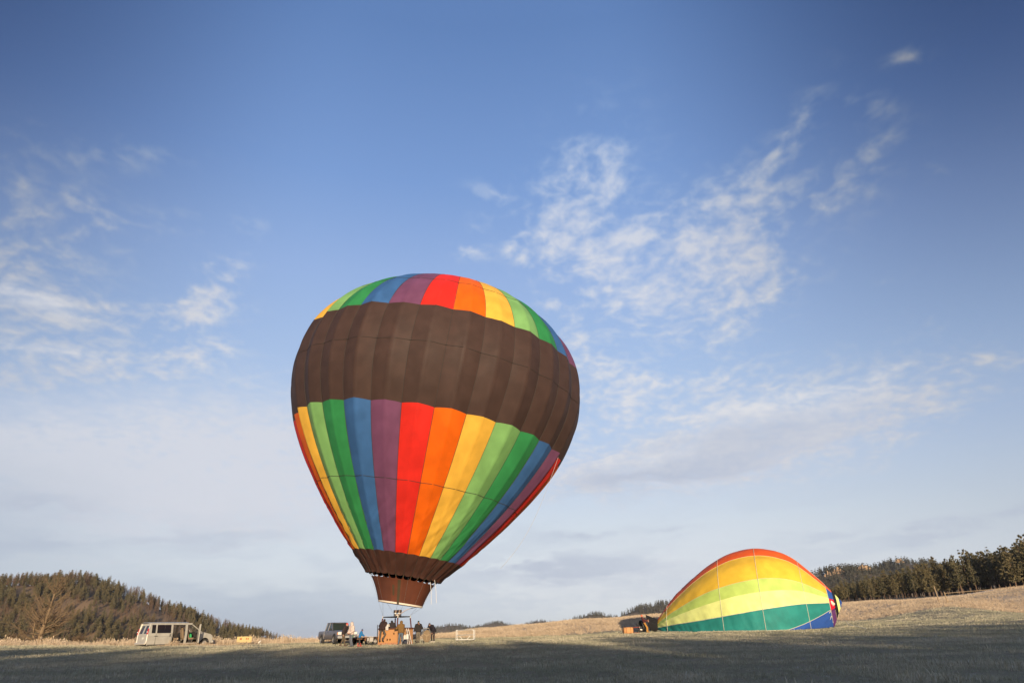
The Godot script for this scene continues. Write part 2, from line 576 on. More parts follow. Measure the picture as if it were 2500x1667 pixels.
# ---------------------------------------------------------------- ground, hills, grass, trees
class Ridge:
	var pts: Array
	var wide: float
	var foot: float
	var bumps: FastNoiseLite
	var rough: float

	func _init(p: Array, w: float, f: float, n: FastNoiseLite, r: float) -> void:
		pts = p
		wide = w
		foot = f
		bumps = n
		rough = r

	func height(x: float, z: float) -> float:
		var best := -1000.0
		var q := Vector2(x, z)
		for i in pts.size() - 1:
			var a := Vector2(pts[i].x, pts[i].z)
			var b := Vector2(pts[i + 1].x, pts[i + 1].z)
			var t := clampf((q - a).dot(b - a) / (b - a).length_squared(), 0.0, 1.0)
			var d := q.distance_to(a.lerp(b, t)) / wide
			var top: float = lerpf(pts[i].y, pts[i + 1].y, t)
			best = maxf(best, foot + (top - foot) * exp(-d * d * (0.9 + 0.35 * d)))
		return best + bumps.get_noise_2d(x * 2.0, z * 2.0) * rough

	func mesh(step: float, c1: Color, c2: Color) -> ArrayMesh:
		var lo := Vector2(INF, INF)
		var hi := -lo
		for p in pts:
			lo = lo.min(Vector2(p.x, p.z))
			hi = hi.max(Vector2(p.x, p.z))
		lo -= Vector2.ONE * wide * 1.9
		hi += Vector2.ONE * wide * 1.9
		var nx := int((hi.x - lo.x) / step) + 1
		var nz := int((hi.y - lo.y) / step) + 1
		var st := SurfaceTool.new()
		st.begin(Mesh.PRIMITIVE_TRIANGLES)
		st.set_smooth_group(1)
		for j in nz:
			for i in nx:
				var x := lo.x + i * step
				var z := lo.y + j * step
				var edge := minf(minf(i, nx - 1 - i), minf(j, nz - 1 - j))
				st.set_color(c1.lerp(c2, clampf(bumps.get_noise_2d(x * 5.0, z * 5.0) * 1.6 + 0.5, 0.0, 1.0)))
				st.add_vertex(Vector3(x, height(x, z) - (30.0 if edge == 0 else 0.0), z))
		for j in nz - 1:
			for i in nx - 1:
				var k := j * nx + i
				for v in [k, k + 1, k + nx + 1, k, k + nx + 1, k + nx]:
					st.add_index(v)
		st.generate_normals()
		return st.commit()


func make_ground() -> void:
	var radii := [0.0]
	var r := 2.0
	while r < 7900.0:
		radii.append(r)
		r += minf(maxf(1.2, r * 0.022), 260.0) if r > 60.0 and r < 170.0 else maxf(2.0, r * 0.045)
	var angles := []
	var a := -180.0
	while a < 180.0:
		angles.append(a)
		a += 1.0 if absf(a) < 56.0 else 4.0
	var st := SurfaceTool.new()
	st.begin(Mesh.PRIMITIVE_TRIANGLES)
	st.set_smooth_group(1)
	var n := angles.size()
	var c_mown := Color(0.23, 0.19, 0.115)
	var c_mown2 := Color(0.29, 0.235, 0.14)
	var c_dry := Color(0.56, 0.43, 0.295)
	var c_dry2 := Color(0.46, 0.35, 0.235)
	var c_wood := Color(0.10, 0.075, 0.045)
	for i in radii.size():
		for j in n:
			var x: float = sin(deg_to_rad(angles[j])) * radii[i]
			var z: float = -cos(deg_to_rad(angles[j])) * radii[i]
			var k := dryness(x, z)
			var patch := clampf(n_soft.get_noise_2d(x * 4.0, z * 4.0) * 1.3 + 0.5, 0.0, 1.0)
			var c := c_mown.lerp(c_mown2, patch).lerp(c_dry.lerp(c_dry2, patch), k)
			c = c.lerp(c_wood, smoothstep(175.0, 230.0, radii[i]))
			st.set_color(c)
			st.add_vertex(Vector3(x, land(x, z), z))
	for i in radii.size() - 1:
		for j in n:
			var p: int = i * n + j
			var q: int = i * n + (j + 1) % n
			for v in [p, p + n, q + n, p, q + n, q]:
				st.add_index(v)
	st.generate_normals()
	struct(obj("ground", st.commit(), vcol("soil", 0.98)))


# a tuft of blades; each blade is a thin bent strip
func tuft(blades: int, height: float, spread: float, width: float, lean: float, heads := false) -> ArrayMesh:
	var mb := MB.new()
	mb.flat()
	for i in blades:
		var yaw := rng.randf() * TAU
		var at := Vector3(cos(yaw * 7.3), 0, sin(yaw * 7.3)) * spread * sqrt(rng.randf())
		var out := Vector3(cos(yaw), 0, sin(yaw))
		var side := Vector3(-out.z, 0, out.x) * width * 0.5
		var h := height * rng.randf_range(0.55, 1.1)
		var l := lean * h * rng.randf_range(0.2, 1.0)
		var m := at + Vector3.UP * h * 0.55 + out * l * 0.35
		var tip := at + Vector3.UP * h * 0.95 + out * l
		mb.quad(at - side, at + side, m + side * 0.8, m - side * 0.8)
		mb.tri(m - side * 0.8, m + side * 0.8, tip)
		if heads and i % 2 == 0:
			mb.quad(tip - side * 1.6, m.lerp(tip, 0.6) + side * 1.8, tip + side * 1.6 + Vector3.UP * h * 0.05, tip + Vector3.UP * h * 0.1)
	return mb.done()


func make_grass() -> void:
	rng.seed = 41
	# mown field
	var kinds := [[], [], []]
	var tints := [[], [], []]
	var bands := [[7.0, 15.0, 45.0], [15.0, 26.0, 46.0], [26.0, 40.0, 26.0], [40.0, 60.0, 20.0], [60.0, 112.0, 13.0]]
	for b in bands:
		var area: float = 0.5 * (b[1] * b[1] - b[0] * b[0]) * deg_to_rad(84.0)
		for i in int(area * b[2]):
			var d := sqrt(rng.randf_range(b[0] * b[0], b[1] * b[1]))
			var a := rng.randf_range(-42.0, 42.0)
			if d > mown_edge(a) + 2.0:
				continue
			var x := sin(deg_to_rad(a)) * d
			var z := -cos(deg_to_rad(a)) * d
			if dryness(x, z) > rng.randf():
				continue
			var k := rng.randi() % 3
			var s := rng.randf_range(0.7, 1.35) * (1.0 + d * 0.0015)
			var clump := n_soft.get_noise_2d(x * 9.0, z * 9.0)
			var wide := n_soft.get_noise_2d(x * 1.6 + 200.0, z * 5.0)
			s *= 1.0 + clump * 0.9
			if rng.randf() < 0.05:
				s *= rng.randf_range(1.5, 2.3)
			kinds[k].append(Transform3D(spin_scale(rng.randf() * TAU, s), on(x, z)))
			var straw := clampf(0.40 + clump * 0.8 + wide * 0.7 + rng.randf_range(-0.32, 0.32), 0.0, 1.0)
			var c := Color(0.31, 0.30, 0.20).lerp(Color(0.57, 0.495, 0.35), straw)
			if rng.randf() < 0.012:
				c = Color(0.55, 0.52, 0.45)
			tints[k].append(c * rng.randf_range(0.8, 1.2))
	for k in 3:
		var m := tuft(9, 0.075, 0.10, 0.009, 0.7)
		var o := scatter("mown_grass", m, vcol("grass_blade", 0.9), kinds[k], tints[k])
		tag(o, "short frosty grass of the mown field in the foreground", "grass", "mown grass")
	# standing straw beyond the mown field
	kinds = [[], [], []]
	tints = [[], [], []]
	for b in [[70.0, 95.0, 16.0], [95.0, 125.0, 12.0], [125.0, 165.0, 7.0]]:
		var area: float = 0.5 * (b[1] * b[1] - b[0] * b[0]) * deg_to_rad(84.0)
		for i in int(area * b[2]):
			var d := sqrt(rng.randf_range(b[0] * b[0], b[1] * b[1]))
			var a := rng.randf_range(-42.0, 42.0)
			if a < -8.0 and d > 108.0:
				continue
			var x := sin(deg_to_rad(a)) * d
			var z := -cos(deg_to_rad(a)) * d
			if dryness(x, z) < rng.randf_range(0.3, 0.9):
				continue
			var k := rng.randi() % 3
			var clump := n_soft.get_noise_2d(x * 7.0, z * 7.0)
			var s := rng.randf_range(0.65, 1.2) * (1.0 + clump * 0.8)
			if a < -12.0:
				s *= 0.36 + 1.7 * maxf(0.0, n_soft.get_noise_2d(x * 16.0, z * 16.0) - 0.02) * 2.0
			kinds[k].append(Transform3D(spin_scale(rng.randf() * TAU, s), on(x, z)))
			var v := clampf(0.5 + clump * 0.5 + rng.randf_range(-0.45, 0.45), 0.0, 1.0)
			tints[k].append(Color(0.42, 0.305, 0.20).lerp(Color(0.72, 0.56, 0.39), v))
	for k in 3:
		var m := tuft(12, 0.27, 0.18, 0.015, 0.6, true)
		var o := scatter("dry_grass", m, vcol("straw_blade", 0.9), kinds[k], tints[k])
		tag(o, "tall dry straw coloured grass on the rise behind the field", "grass", "dry grass")


# needles of a pine: whorls of branches, each with tufts of small leaves standing every way
func pine_crown(h: float, bare: float, spread: float, whorls: int, per: int, leaf: float, thin := 0.0, tris := 4) -> ArrayMesh:
	var mb := MB.new()
	mb.flat()
	for w in whorls:
		var t := (w + rng.randf()) / whorls
		var y := lerpf(bare, 0.98, t) * h
		var prof := pow(1.0 - t, 0.6) * (0.55 + 0.45 * smoothstep(0.0, 0.25, t)) + 0.06
		var n := per if t < 0.8 else maxi(2, per - 2)
		var turn := rng.randf() * TAU
		for b in n:
			if rng.randf() < thin:
				continue
			var a := turn + TAU * b / n + rng.randf_range(-0.4, 0.4)
			var reach := spread * prof * rng.randf_range(0.6, 1.2)
			var out := Vector3(cos(a), rng.randf_range(-0.2, 0.35), sin(a))
			var k := maxi(1, int(reach / (leaf * 0.75)))
			for i in k:
				var c := Vector3(0, y, 0) + out * reach * ((i + 0.6) / k) + Vector3(rng.randf_range(-1, 1), rng.randf_range(-0.7, 0.7), rng.randf_range(-1, 1)) * leaf * 0.45
				for s in tris:
					var u := Vector3(rng.randfn(), rng.randfn() * 0.7, rng.randfn()).normalized()
					var v := u.cross(Vector3(rng.randfn(), rng.randfn(), rng.randfn())).normalized()
					var z := leaf * rng.randf_range(0.5, 1.1)
					mb.tri(c - u * z * 0.55 - v * z * 0.3, c - u * z * 0.4 + v * z * 0.38, c + u * z * 0.75)
	return mb.done()


func pine_trunk(h: float, r: float, n := 6) -> ArrayMesh:
	var mb := MB.new()
	mb.tube([Vector3(0, -0.6, 0), Vector3(0, h * 0.3, 0), Vector3(0.02 * h, h * 0.7, 0), Vector3(0, h * 0.99, 0)], [r, r * 0.8, r * 0.45, r * 0.06], n)
	return mb.done()


func dead_branches(h: float, n: int) -> ArrayMesh:
	var mb := MB.new()
	for i in n:
		var t := rng.randf_range(0.25, 0.95)
		var a := rng.randf() * TAU
		var l := h * 0.2 * (1.15 - t)
		var p := Vector3(0, t * h, 0)
		var q := p + Vector3(cos(a), rng.randf_range(-0.1, 0.5), sin(a)) * l
		mb.tube([p, q], [0.07, 0.03], 4, false)
		for j in 3:
			var e := p.lerp(q, rng.randf_range(0.4, 1.0))
			mb.tube([e, e + Vector3(rng.randfn(), rng.randfn() * 0.6 + 0.3, rng.randfn()) * l * 0.3], [0.04, 0.02], 3, false)
	return mb.done()


var pine_kinds := []


func make_pine_kinds() -> void:
	rng.seed = 7
	# [trunk, crown, crown material]
	var needles := grain("pine_needles", Color(0.14, 0.112, 0.05), Color(0.195, 0.155, 0.075), 0.03, 0.25, 0.9)
	var needles2 := grain("pine_needles_dark", Color(0.11, 0.097, 0.047), Color(0.16, 0.136, 0.068), 0.03, 0.25, 0.9)
	var brown := grain("dying_needles", Color(0.15, 0.085, 0.045), Color(0.20, 0.12, 0.065), 0.03, 0.25, 0.9)
	for m in [needles, needles2, brown]:
		m.backlight_enabled = true
		m.backlight = Color(0.5, 0.5, 0.42)
	pine_kinds.append([pine_trunk(14, 0.26), pine_crown(14, 0.16, 3.1, 20, 6, 0.85), needles])
	pine_kinds.append([pine_trunk(14, 0.24), pine_crown(14, 0.22, 2.6, 18, 5, 0.8), needles2])
	pine_kinds.append([pine_trunk(14, 0.25), pine_crown(14, 0.12, 3.5, 19, 6, 0.9), needles])
	pine_kinds.append([pine_trunk(14, 0.22), pine_crown(14, 0.3, 2.3, 16, 5, 0.75, 0.25), needles2])
	pine_kinds.append([pine_trunk(14, 0.2), pine_crown(14, 0.3, 1.7, 13, 4, 0.7, 0.45, 3), brown])
	pine_kinds.append([pine_trunk(14, 0.2), dead_branches(14, 34), mat("dead_wood", Color(0.21, 0.15, 0.11), 0.95)])


func pine(kind: int, at: Vector3, scale: float, label: String, group: String, called := "pine_tree") -> void:
	var o := thing(called, label, "tree", at, rng.randf() * TAU, group)
	o.scale = Vector3(1, rng.randf_range(0.92, 1.12), 1) * scale
	var k: Array = pine_kinds[kind]
	obj("trunk", k[0], mat("pine_bark", Color(0.14, 0.085, 0.055), 0.95), o)
	obj("crown", k[1], k[2], o)


func make_left_hill() -> void:
	var hill := Ridge.new([Vector3(-430, 35.4, -440), Vector3(-417, 37.9, -459), Vector3(-392, 39.8, -481), Vector3(-372, 41.4, -496), Vector3(-356, 44.2, -507), Vector3(-341, 45.8, -518), Vector3(-326, 39.9, -528), Vector3(-301, 28.1, -542), Vector3(-278, 18.5, -554), Vector3(-257, 12.8, -564), Vector3(-233, 3.6, -575), Vector3(-210, -0.1, -583), Vector3(-178, -5.6, -594), Vector3(-150, -11.0, -603)], 105.0, -17.0, n_soft, 2.0)
	struct(obj("hill", hill.mesh(9.0, Color(0.24, 0.155, 0.09), Color(0.17, 0.115, 0.065)), vcol("hill_soil", 0.98)))
	rng.seed = 99
	var spots := []
	for i in 6400:
		var k := rng.randi() % 13
		var base: Vector3 = hill.pts[k].lerp(hill.pts[k + 1], rng.randf())
		var off := rng.randf_range(-30.0, 150.0)
		var to := Vector3(-base.x, 0, -base.z).normalized()
		var p := base + to * off + Vector3(rng.randf_range(-8, 8), 0, rng.randf_range(-8, 8))
		p.y = hill.height(p.x, p.z)
		# open slopes show between the stands
		var open := n_soft.get_noise_2d(p.x * 1.1 + 40.0, p.z * 1.1)
		if open > 0.06 and rng.randf() < 0.62 and off > 25.0:
			continue
		spots.append([p, off, open, k])
	# the ones against the sky and on the near face show largest
	var one := 0
	var rest := [[], [], [], [], [], []]
	for s in spots:
		var p: Vector3 = s[0]
		var high: float = (p.y + 17.0) / 64.0
		var kind: int = [0, 1, 0, 1, 3, 2][rng.randi() % 6]
		var dying := n_soft.get_noise_2d(p.x * 0.9 + 300.0, p.z * 0.9) + rng.randf_range(-0.3, 0.3)
		if dying > (0.10 if s[3] < 4 else -0.03):
			kind = 4 if rng.randf() < 0.6 else 5
		var size := rng.randf_range(0.34, 0.74) * (1.0 if s[3] < 8 else lerpf(0.95, 0.55, (s[3] - 8) / 4.0))
		var on_top: bool = s[1] < 14.0 and s[1] > -14.0
		if one < 190 and (on_top or s[1] > 112.0) and rng.randf() < 0.8:
			one += 1
			var label := ["olive green pine", "dark green pine", "broad olive pine", "thin dark pine", "rust brown dying pine", "grey bare dead pine"][kind] as String
			if size > 0.61:
				label = "tall " + label
			elif size < 0.45:
				label = "short " + label
			label += " on the left hill's crest" if on_top else " low on the left hill"
			var bearing := rad_to_deg(atan2(p.x, -p.z))
			label += ", near the left edge" if bearing < -36.0 else ", above the bare tree" if bearing < -33.0 else ", left of the van" if bearing < -29.0 else ", above the van" if bearing < -24.0 else ", near the hill's right foot"
			pine(kind, p, size, label, "pines on the left hill", "pine_tree" if kind < 4 else "dead_pine")
		else:
			rest[kind].append(Transform3D(spin_scale(rng.randf() * TAU, size), p))
	for k in 6:
		if rest[k].size() == 0:
			continue
		for part in 2:
			var o := scatter("hillside_forest", pine_kinds[k][part], mat("pine_bark", Color(0.14, 0.085, 0.055), 0.95) if part == 0 else pine_kinds[k][2], rest[k])
			tag(o, "pine forest covering the slope of the left hill", "forest", "forest of the left hill")


func make_far_hills() -> void:
	rng.seed = 12
	var far := [
		[[Vector3(337, 41.8, -835), Vector3(359, 55.2, -825), Vector3(380, 62.7, -816), Vector3(394, 61.8, -809), Vector3(410, 51.2, -801), Vector3(428, 43.1, -792)], 110.0, 1500, 0.62],
		[[Vector3(496, 59.7, -982), Vector3(514, 75.8, -972), Vector3(534, 81.3, -962), Vector3(552, 78.1, -951), Vector3(571, 63.2, -940), Vector3(606, 53.4, -918)], 120.0, 1500, 0.7],
		[[Vector3(-243, 14.4, -1783), Vector3(-211, 25.7, -1788), Vector3(-168, 31.7, -1792), Vector3(-124, 24.7, -1796), Vector3(-92, 12.9, -1798)], 95.0, 900, 0.5],
		[[Vector3(-132, 16.4, -1996), Vector3(-102, 31.4, -1997), Vector3(-67, 39.6, -1999), Vector3(-40, 33.3, -2000), Vector3(-4, 17.9, -2000)], 90.0, 800, 0.5],
		[[Vector3(15, 25.7, -2100), Vector3(41, 38.1, -2100), Vector3(67, 42.2, -2099), Vector3(105, 36.5, -2097), Vector3(149, 23.6, -2095)], 90.0, 700, 0.5],
		[[Vector3(107, 28.5, -1496), Vector3(135, 35.4, -1494), Vector3(161, 41.5, -1491), Vector3(190, 34.8, -1488), Vector3(216, 25.7, -1484)], 75.0, 700, 0.5],
		[[Vector3(180, 27.2, -1186), Vector3(205, 33.2, -1182), Vector3(227, 41.3, -1178), Vector3(249, 44.7, -1174), Vector3(273, 45.2, -1169), Vector3(320, 43.6, -1157), Vector3(359, 38.2, -1145)], 120.0, 1300, 0.6],
	]
	var small := pine_crown(14, 0.1, 3.4, 7, 4, 1.9, 0.0, 3)
	var needles := mat("far_needles", Color(0.09, 0.085, 0.062), 0.95)
	for f in far:
		var hill := Ridge.new(f[0], f[1], -20.0, n_soft, 2.5)
		struct(obj("hill", hill.mesh(14.0, Color(0.16, 0.115, 0.075), Color(0.11, 0.085, 0.055)), vcol("hill_soil", 0.98)))
		var put := []
		for i in f[2]:
			var k: int = rng.randi() % (hill.pts.size() - 1)
			var base: Vector3 = hill.pts[k].lerp(hill.pts[k + 1], rng.randf())
			var to := Vector3(-base.x, 0, -base.z).normalized()
			var side := Vector3(-to.z, 0, to.x)
			var p := base + to * rng.randf_range(-20.0, f[1] * 1.1) + side * rng.randf_range(-18, 18)
			p.y = hill.height(p.x, p.z) - 0.5
			if n_soft.get_noise_2d(p.x * 1.5, p.z * 1.5) > 0.16 and rng.randf() < 0.8:
				continue
			put.append(Transform3D(spin_scale(rng.randf() * TAU, rng.randf_range(0.5, 1.1) * f[3]), p))
		var o := scatter("distant_forest", small, needles, put)
		tag(o, "dark pine forest on the far hills along the horizon", "forest", "forests of the far hills")
	# pale rock faces near the tops of the two hills behind the lying balloon
	var rock := grain("tan_rock", Color(0.50, 0.33, 0.19), Color(0.32, 0.21, 0.13), 0.04, 0.08, 0.95)
	var where := [
		[Vector3(362, 55.0, -812), Vector3(6, 6.5, 4), "tan rock face left of the two on the nearer rocky hill"],
		[Vector3(372, 57.5, -807), Vector3(7.5, 8.5, 4), "tall tan rock face in the middle of the nearer rocky hill"],
		[Vector3(397, 60.5, -799), Vector3(9, 6, 4), "long low tan rock face right on the nearer rocky hill"],
		[Vector3(524, 80.5, -951), Vector3(7, 5.5, 4), "small tan rock face on top of the farther rocky hill"],
	]
	for w in where:
		var mb := MB.new()
		var size: Vector3 = w[1]
		for i in 7:
			var x := (i - 3.0) / 3.0
			var hgt := size.y * (1.0 - 0.5 * x * x) * rng.randf_range(0.75, 1.1)
			mb.box(Vector3(x * size.x, hgt * 0.5 - 3.0, rng.randf_range(-1.5, 1.5)), Vector3(size.x * rng.randf_range(0.2, 0.42), hgt * rng.randf_range(0.7, 1.25), size.z * 1.6), 0.7, Basis.from_euler(Vector3(rng.randf_range(-0.15, 0.1), rng.randf_range(-0.5, 0.5), rng.randf_range(-0.12, 0.12))))
		var o := obj("rock_outcrop", mb, rock)
		o.position = w[0] + Vector3(-4, 3.0, 12)
		o.rotation.y = -0.4
		o.scale = Vector3(0.72, 1.0, 0.8)
		tag(o, w[2], "rock")


func make_right_forest() -> void:
	rng.seed = 314
	# forest edge from near right to far left, rows behind it
	var placed := 0
	var rest := [[], [], [], [], [], []]
	for row in 9:
		for i in 56:
			var t := (i + rng.randf_range(0.0, 1.0)) / 56.0
			var d := lerpf(274.0, 286.0, t) + row * 12.0 + rng.randf_range(-6, 6)
			var a := deg_to_rad(lerpf(41.0, 23.2, t) + rng.randf_range(-0.15, 0.15))
			var p := on(sin(a) * d, -cos(a) * d)
			var kind: int = [0, 1, 0, 2, 1, 3][rng.randi() % 6]
			var tall := minf(1.30 - 0.55 * t - 0.35 * t * t, 1.12) * rng.randf_range(0.7, 1.0)
			if row > 5:
				tall *= 1.08
			if row < 3 and placed < 140:
				placed += 1
				var label := ["full olive pine", "slim dark pine", "broad bushy pine", "thin ragged dark pine"][kind] as String
				label += [" in the right forest's front row", " in the right forest's second row", " in the right forest's third row"][row]
				if tall > (1.30 - 0.55 * t - 0.35 * t * t) * 0.92:
					label = "tall " + label
				label += [", at the right edge", ", behind the fence rail", ", behind the fence posts", ", left of the fence posts", ", behind the lying balloon's end"][int(t * 4.99)]
				pine(kind, p, tall, label, "pines of the right forest")
			else:
				rest[kind].append(Transform3D(spin_scale(rng.randf() * TAU, tall), p))
	for k in 4:
		for part in 2:
			var o := scatter("forest", pine_kinds[k][part], mat("pine_bark", Color(0.14, 0.085, 0.055), 0.95) if part == 0 else pine_kinds[k][2], rest[k])
			tag(o, "dense dark pine forest behind the front rows on the right", "forest", "right forest behind its front rows")


# the wooded rise behind the camera that shades the foreground at this hour
func make_wood_behind() -> void:
	rng.seed = 55
	var hill := Ridge.new([Vector3(-320, 14.6, 190), Vector3(-140, 16.9, 172), Vector3(20, 18.3, 165), Vector3(120, 18.7, 160), Vector3(260, 19.2, 150), Vector3(420, 17.6, 150)], 60.0, -3.0, n_soft, 1.0)
	struct(obj("hill", hill.mesh(12.0, Color(0.17, 0.105, 0.06), Color(0.11, 0.075, 0.04)), vcol("hill_soil", 0.98)))
	var put := [[], [], [], []]
	for i in 1500:
		var k: int = rng.randi() % (hill.pts.size() - 1)
		var p: Vector3 = hill.pts[k].lerp(hill.pts[k + 1], rng.randf()) + Vector3(rng.randf_range(-6, 6), 0, rng.randf_range(-18, 18))
		p.y = hill.height(p.x, p.z)
		put[rng.randi() % 4].append(Transform3D(spin_scale(rng.randf() * TAU, rng.randf_range(0.9, 1.1)), p))
	for k in 4:
		for part in 2:
			var o := scatter("forest_behind", pine_kinds[k][part], mat("pine_bark", Color(0.14, 0.085, 0.055), 0.95) if part == 0 else pine_kinds[k][2], put[k])
			tag(o, "pine wood on the rise behind the camera", "forest", "wood behind the camera")


func make_bare_tree() -> void:
	rng.seed = 77
	var mb := MB.new()
	var tw := MB.new()
	var trunk := [Vector3(0, -0.3, 0), Vector3(0.03, 1.5, 0), Vector3(0.2, 3.0, 0.05), Vector3(0.35, 4.6, 0), Vector3(0.42, 6.2, -0.05), Vector3(0.45, 8.0, 0)]
	mb.tube(trunk, [0.30, 0.26, 0.20, 0.14, 0.08, 0.02], 8)
	mb.tube([Vector3(-0.05, 0.2, 0), Vector3(-0.9, 1.6, 0.1), Vector3(-1.1, 3.0, 0), Vector3(-1.9, 5.0, 0.2)], [0.12, 0.10, 0.07, 0.02], 6)
	for i in 70:
		var t := rng.randf_range(0.14, 0.97)
		var y := t * 7.6
		var k := clampi(int(t * 5.0), 0, 4)
		var p: Vector3 = trunk[k].lerp(trunk[k + 1], t * 5.0 - k)
		var a := rng.randf() * TAU
		var l := lerpf(4.2, 1.2, t) * rng.randf_range(0.6, 1.1)
		var dir := Vector3(cos(a), lerpf(0.25, 1.3, t) * rng.randf_range(0.5, 1.2), sin(a) * 0.8).normalized()
		var m := p + dir * l * 0.5 + Vector3(0, -0.05 * l, 0)
		var e := p + dir * l + Vector3(0, 0.12 * l, 0)
		tw.tube([p, m, e], [0.07 * (1.2 - t), 0.048 * (1.2 - t) + 0.009, 0.013], 5, false)
		for j in 12:
			var s := rng.randf_range(0.25, 1.0)
			var q := p.lerp(m, s * 2.0) if s < 0.5 else m.lerp(e, s * 2.0 - 1.0)
			var d2 := (dir + Vector3(rng.randfn(), rng.randfn() * 0.7 + 0.25, rng.randfn()) * 0.7).normalized()
			var q2 := q + d2 * l * rng.randf_range(0.15, 0.35)
			tw.tube([q, q2], [0.02, 0.01], 3, false)
			for h in 3:
				var r := q.lerp(q2, rng.randf_range(0.3, 1.0))
				tw.tube([r, r + (d2 + Vector3(rng.randfn(), rng.randfn() + 0.2, rng.randfn()) * 0.8).normalized() * l * 0.14], [0.012, 0.007], 3, false)
	var bark := grain("bare_bark", Color(0.29, 0.195, 0.11), Color(0.20, 0.135, 0.075), 0.04, 0.8, 0.95)
	var o := thing("bare_tree", "leafless spreading tree at the field's left edge before the hill", "tree", on(-58.76, -87.02))
	obj("trunk", mb, bark, o)
	obj("crown", tw, bark, o)
	# brown leafless bushes round its foot
	var spots := [[Vector2(-57.6, -73.5), 1.5, "rust brown leafless bush at the far left edge of the field"], [Vector2(-55.0, -77.5), 1.3, "low brown bush left beside the bare tree's trunk"], [Vector2(-50.5, -81.5), 1.2, "low brown bush right beside the bare tree's trunk"], [Vector2(-60.5, -72.5), 2.1, "large dark bush cut by the left edge of the view"]]
	for s in spots:
		var b := MB.new()
		var w := MB.new()
		for i in 60:
			var a := rng.randf() * TAU
			var e: Vector3 = Vector3(cos(a) * rng.randf(), rng.randf_range(0.5, 1.1), sin(a) * rng.randf()) * s[1]
			w.tube([Vector3(cos(a), 0, sin(a)) * 0.15, e * 0.5 + Vector3(0, 0.15, 0), e], [0.025, 0.016, 0.006], 3, false)
			b.flat()
			for j in 14:
				var c: Vector3 = e * rng.randf_range(0.55, 1.05) + Vector3(rng.randfn(), rng.randfn(), rng.randfn()) * 0.13
				var u := Vector3(rng.randfn(), rng.randfn(), rng.randfn()).normalized() * 0.07
				b.tri(c - u, c + u.cross(Vector3(0.3, 1, 0.2)), c + u)
		var bush := thing("bush", s[2], "bush", on(s[0].x, s[0].y, -0.05))
		obj("stem", w, bark, bush)
		struct(obj("foliage", b, mat("rust_leaf", Color(0.17, 0.10, 0.045), 0.95), bush), "stuff")


# ---------------------------------------------------------------- the standing balloon
const MOUTH := Vector3(-10.666, 6.928, -64.119)
const AXIS := Vector3(0.15776, 0.98747, 0.00254)
const ACROSS := Vector3(0.98748, -0.15776, 0.0)
const TOWARD := Vector3(-0.0004, -0.0025, 0.99999)


func envelope_radius(z: float) -> float:
	if z < 17.827:
		var u := clampf(z / 17.827, 0.0, 1.0)
		return 3.448 + 11.233 * (1.0 - (1.0 - u) * (1.0 - u) * (1.0 + 0.338 * u + 0.444 * u * u))
	var t := clampf((z - 17.827) / 12.433, 0.0, 1.0)
	return 14.681 * pow(maxf(1.0 - pow(t, 2.179), 0.0), 1.0 / 1.685)


func envelope_point(z: float, deg: float, out := 0.0) -> Vector3:
	# 12 degree gores that belly out between the tapes, with a soft crease down the middle
	var t := fposmod(92.5 - deg, 12.0) / 12.0
	var r := envelope_radius(z)
	var belly := (1.0 - pow(absf(2.0 * t - 1.0), 1.18)) * (0.026 - 0.006 * smoothstep(11.0, 15.0, z)) * (1.0 + 0.35 * sin(floor((92.5 - deg) / 12.0) * 2.4)) * smoothstep(30.2, 24.0, z)
	belly += 0.004 * maxf(0.0, 1.0 - absf(2.0 * t - 1.0) * 6.0) * smoothstep(30.2, 24.0, z)
	r *= 0.984 + belly
	var a := deg_to_rad(deg)
	var p := MOUTH + AXIS * z + (ACROSS * cos(a) + TOWARD * sin(a)) * r
	# creases: long diagonal pulls near the mouth, faint ripples above
	var pull := smoothstep(9.0, 1.0, z)
	var w := n_fine.get_noise_2d((a * r - z * 0.22) * 62.0, (z + a * r * 0.3) * 5.0)
	var w2 := n_fine.get_noise_2d(a * 260.0 + 90.0, z * 9.0)
	return p + (ACROSS * cos(a) + TOWARD * sin(a)) * ((w * 0.09 + n_fine.get_noise_2d((a * r - z * 0.5) * 24.0 + 500.0, (z + a * r * 0.4) * 9.0) * 0.10) * pull + w2 * 0.028 + out)


func fabric(key: String, c: Color) -> StandardMaterial3D:
	var m := grain(key, c * 1.10, c * 0.84, 0.02, 0.10, 0.6, 1.0)
	m.uv1_world_triplanar = false
	m.backlight_enabled = true
	m.backlight = Color(0.10, 0.10, 0.10)
	m.metallic_specular = 0.28
	return m


func gore_panel(k: int, z0: float, z1: float, edge0: float, edge1: float) -> ArrayMesh:
	# one panel of gore k from z0 to z1; edge0/edge1 sag the hems between the tapes
	var rows := maxi(3, int((z1 - z0) / (0.22 if z0 < 8.0 else 0.4)))
	var cols := 14
	var st := SurfaceTool.new()
	st.begin(Mesh.PRIMITIVE_TRIANGLES)
	st.set_smooth_group(1)
	for i in rows + 1:
		for j in cols + 1:
			var t := float(j) / cols
			var sag := 1.0 - pow(2.0 * t - 1.0, 2.0)
			var z := lerpf(z0 + edge0 * sag, z1 + edge1 * sag, float(i) / rows)
			var deg := 92.5 - 12.0 * (k + clampf(t, 0.0001, 0.9999))
			st.add_vertex(envelope_point(minf(z, 30.24), deg))
	for i in rows:
		for j in cols:
			var p := i * (cols + 1) + j
			for v in [p, p + cols + 1, p + cols + 2, p, p + cols + 2, p + 1]:
				st.add_index(v)
	st.generate_normals()
	return st.commit()


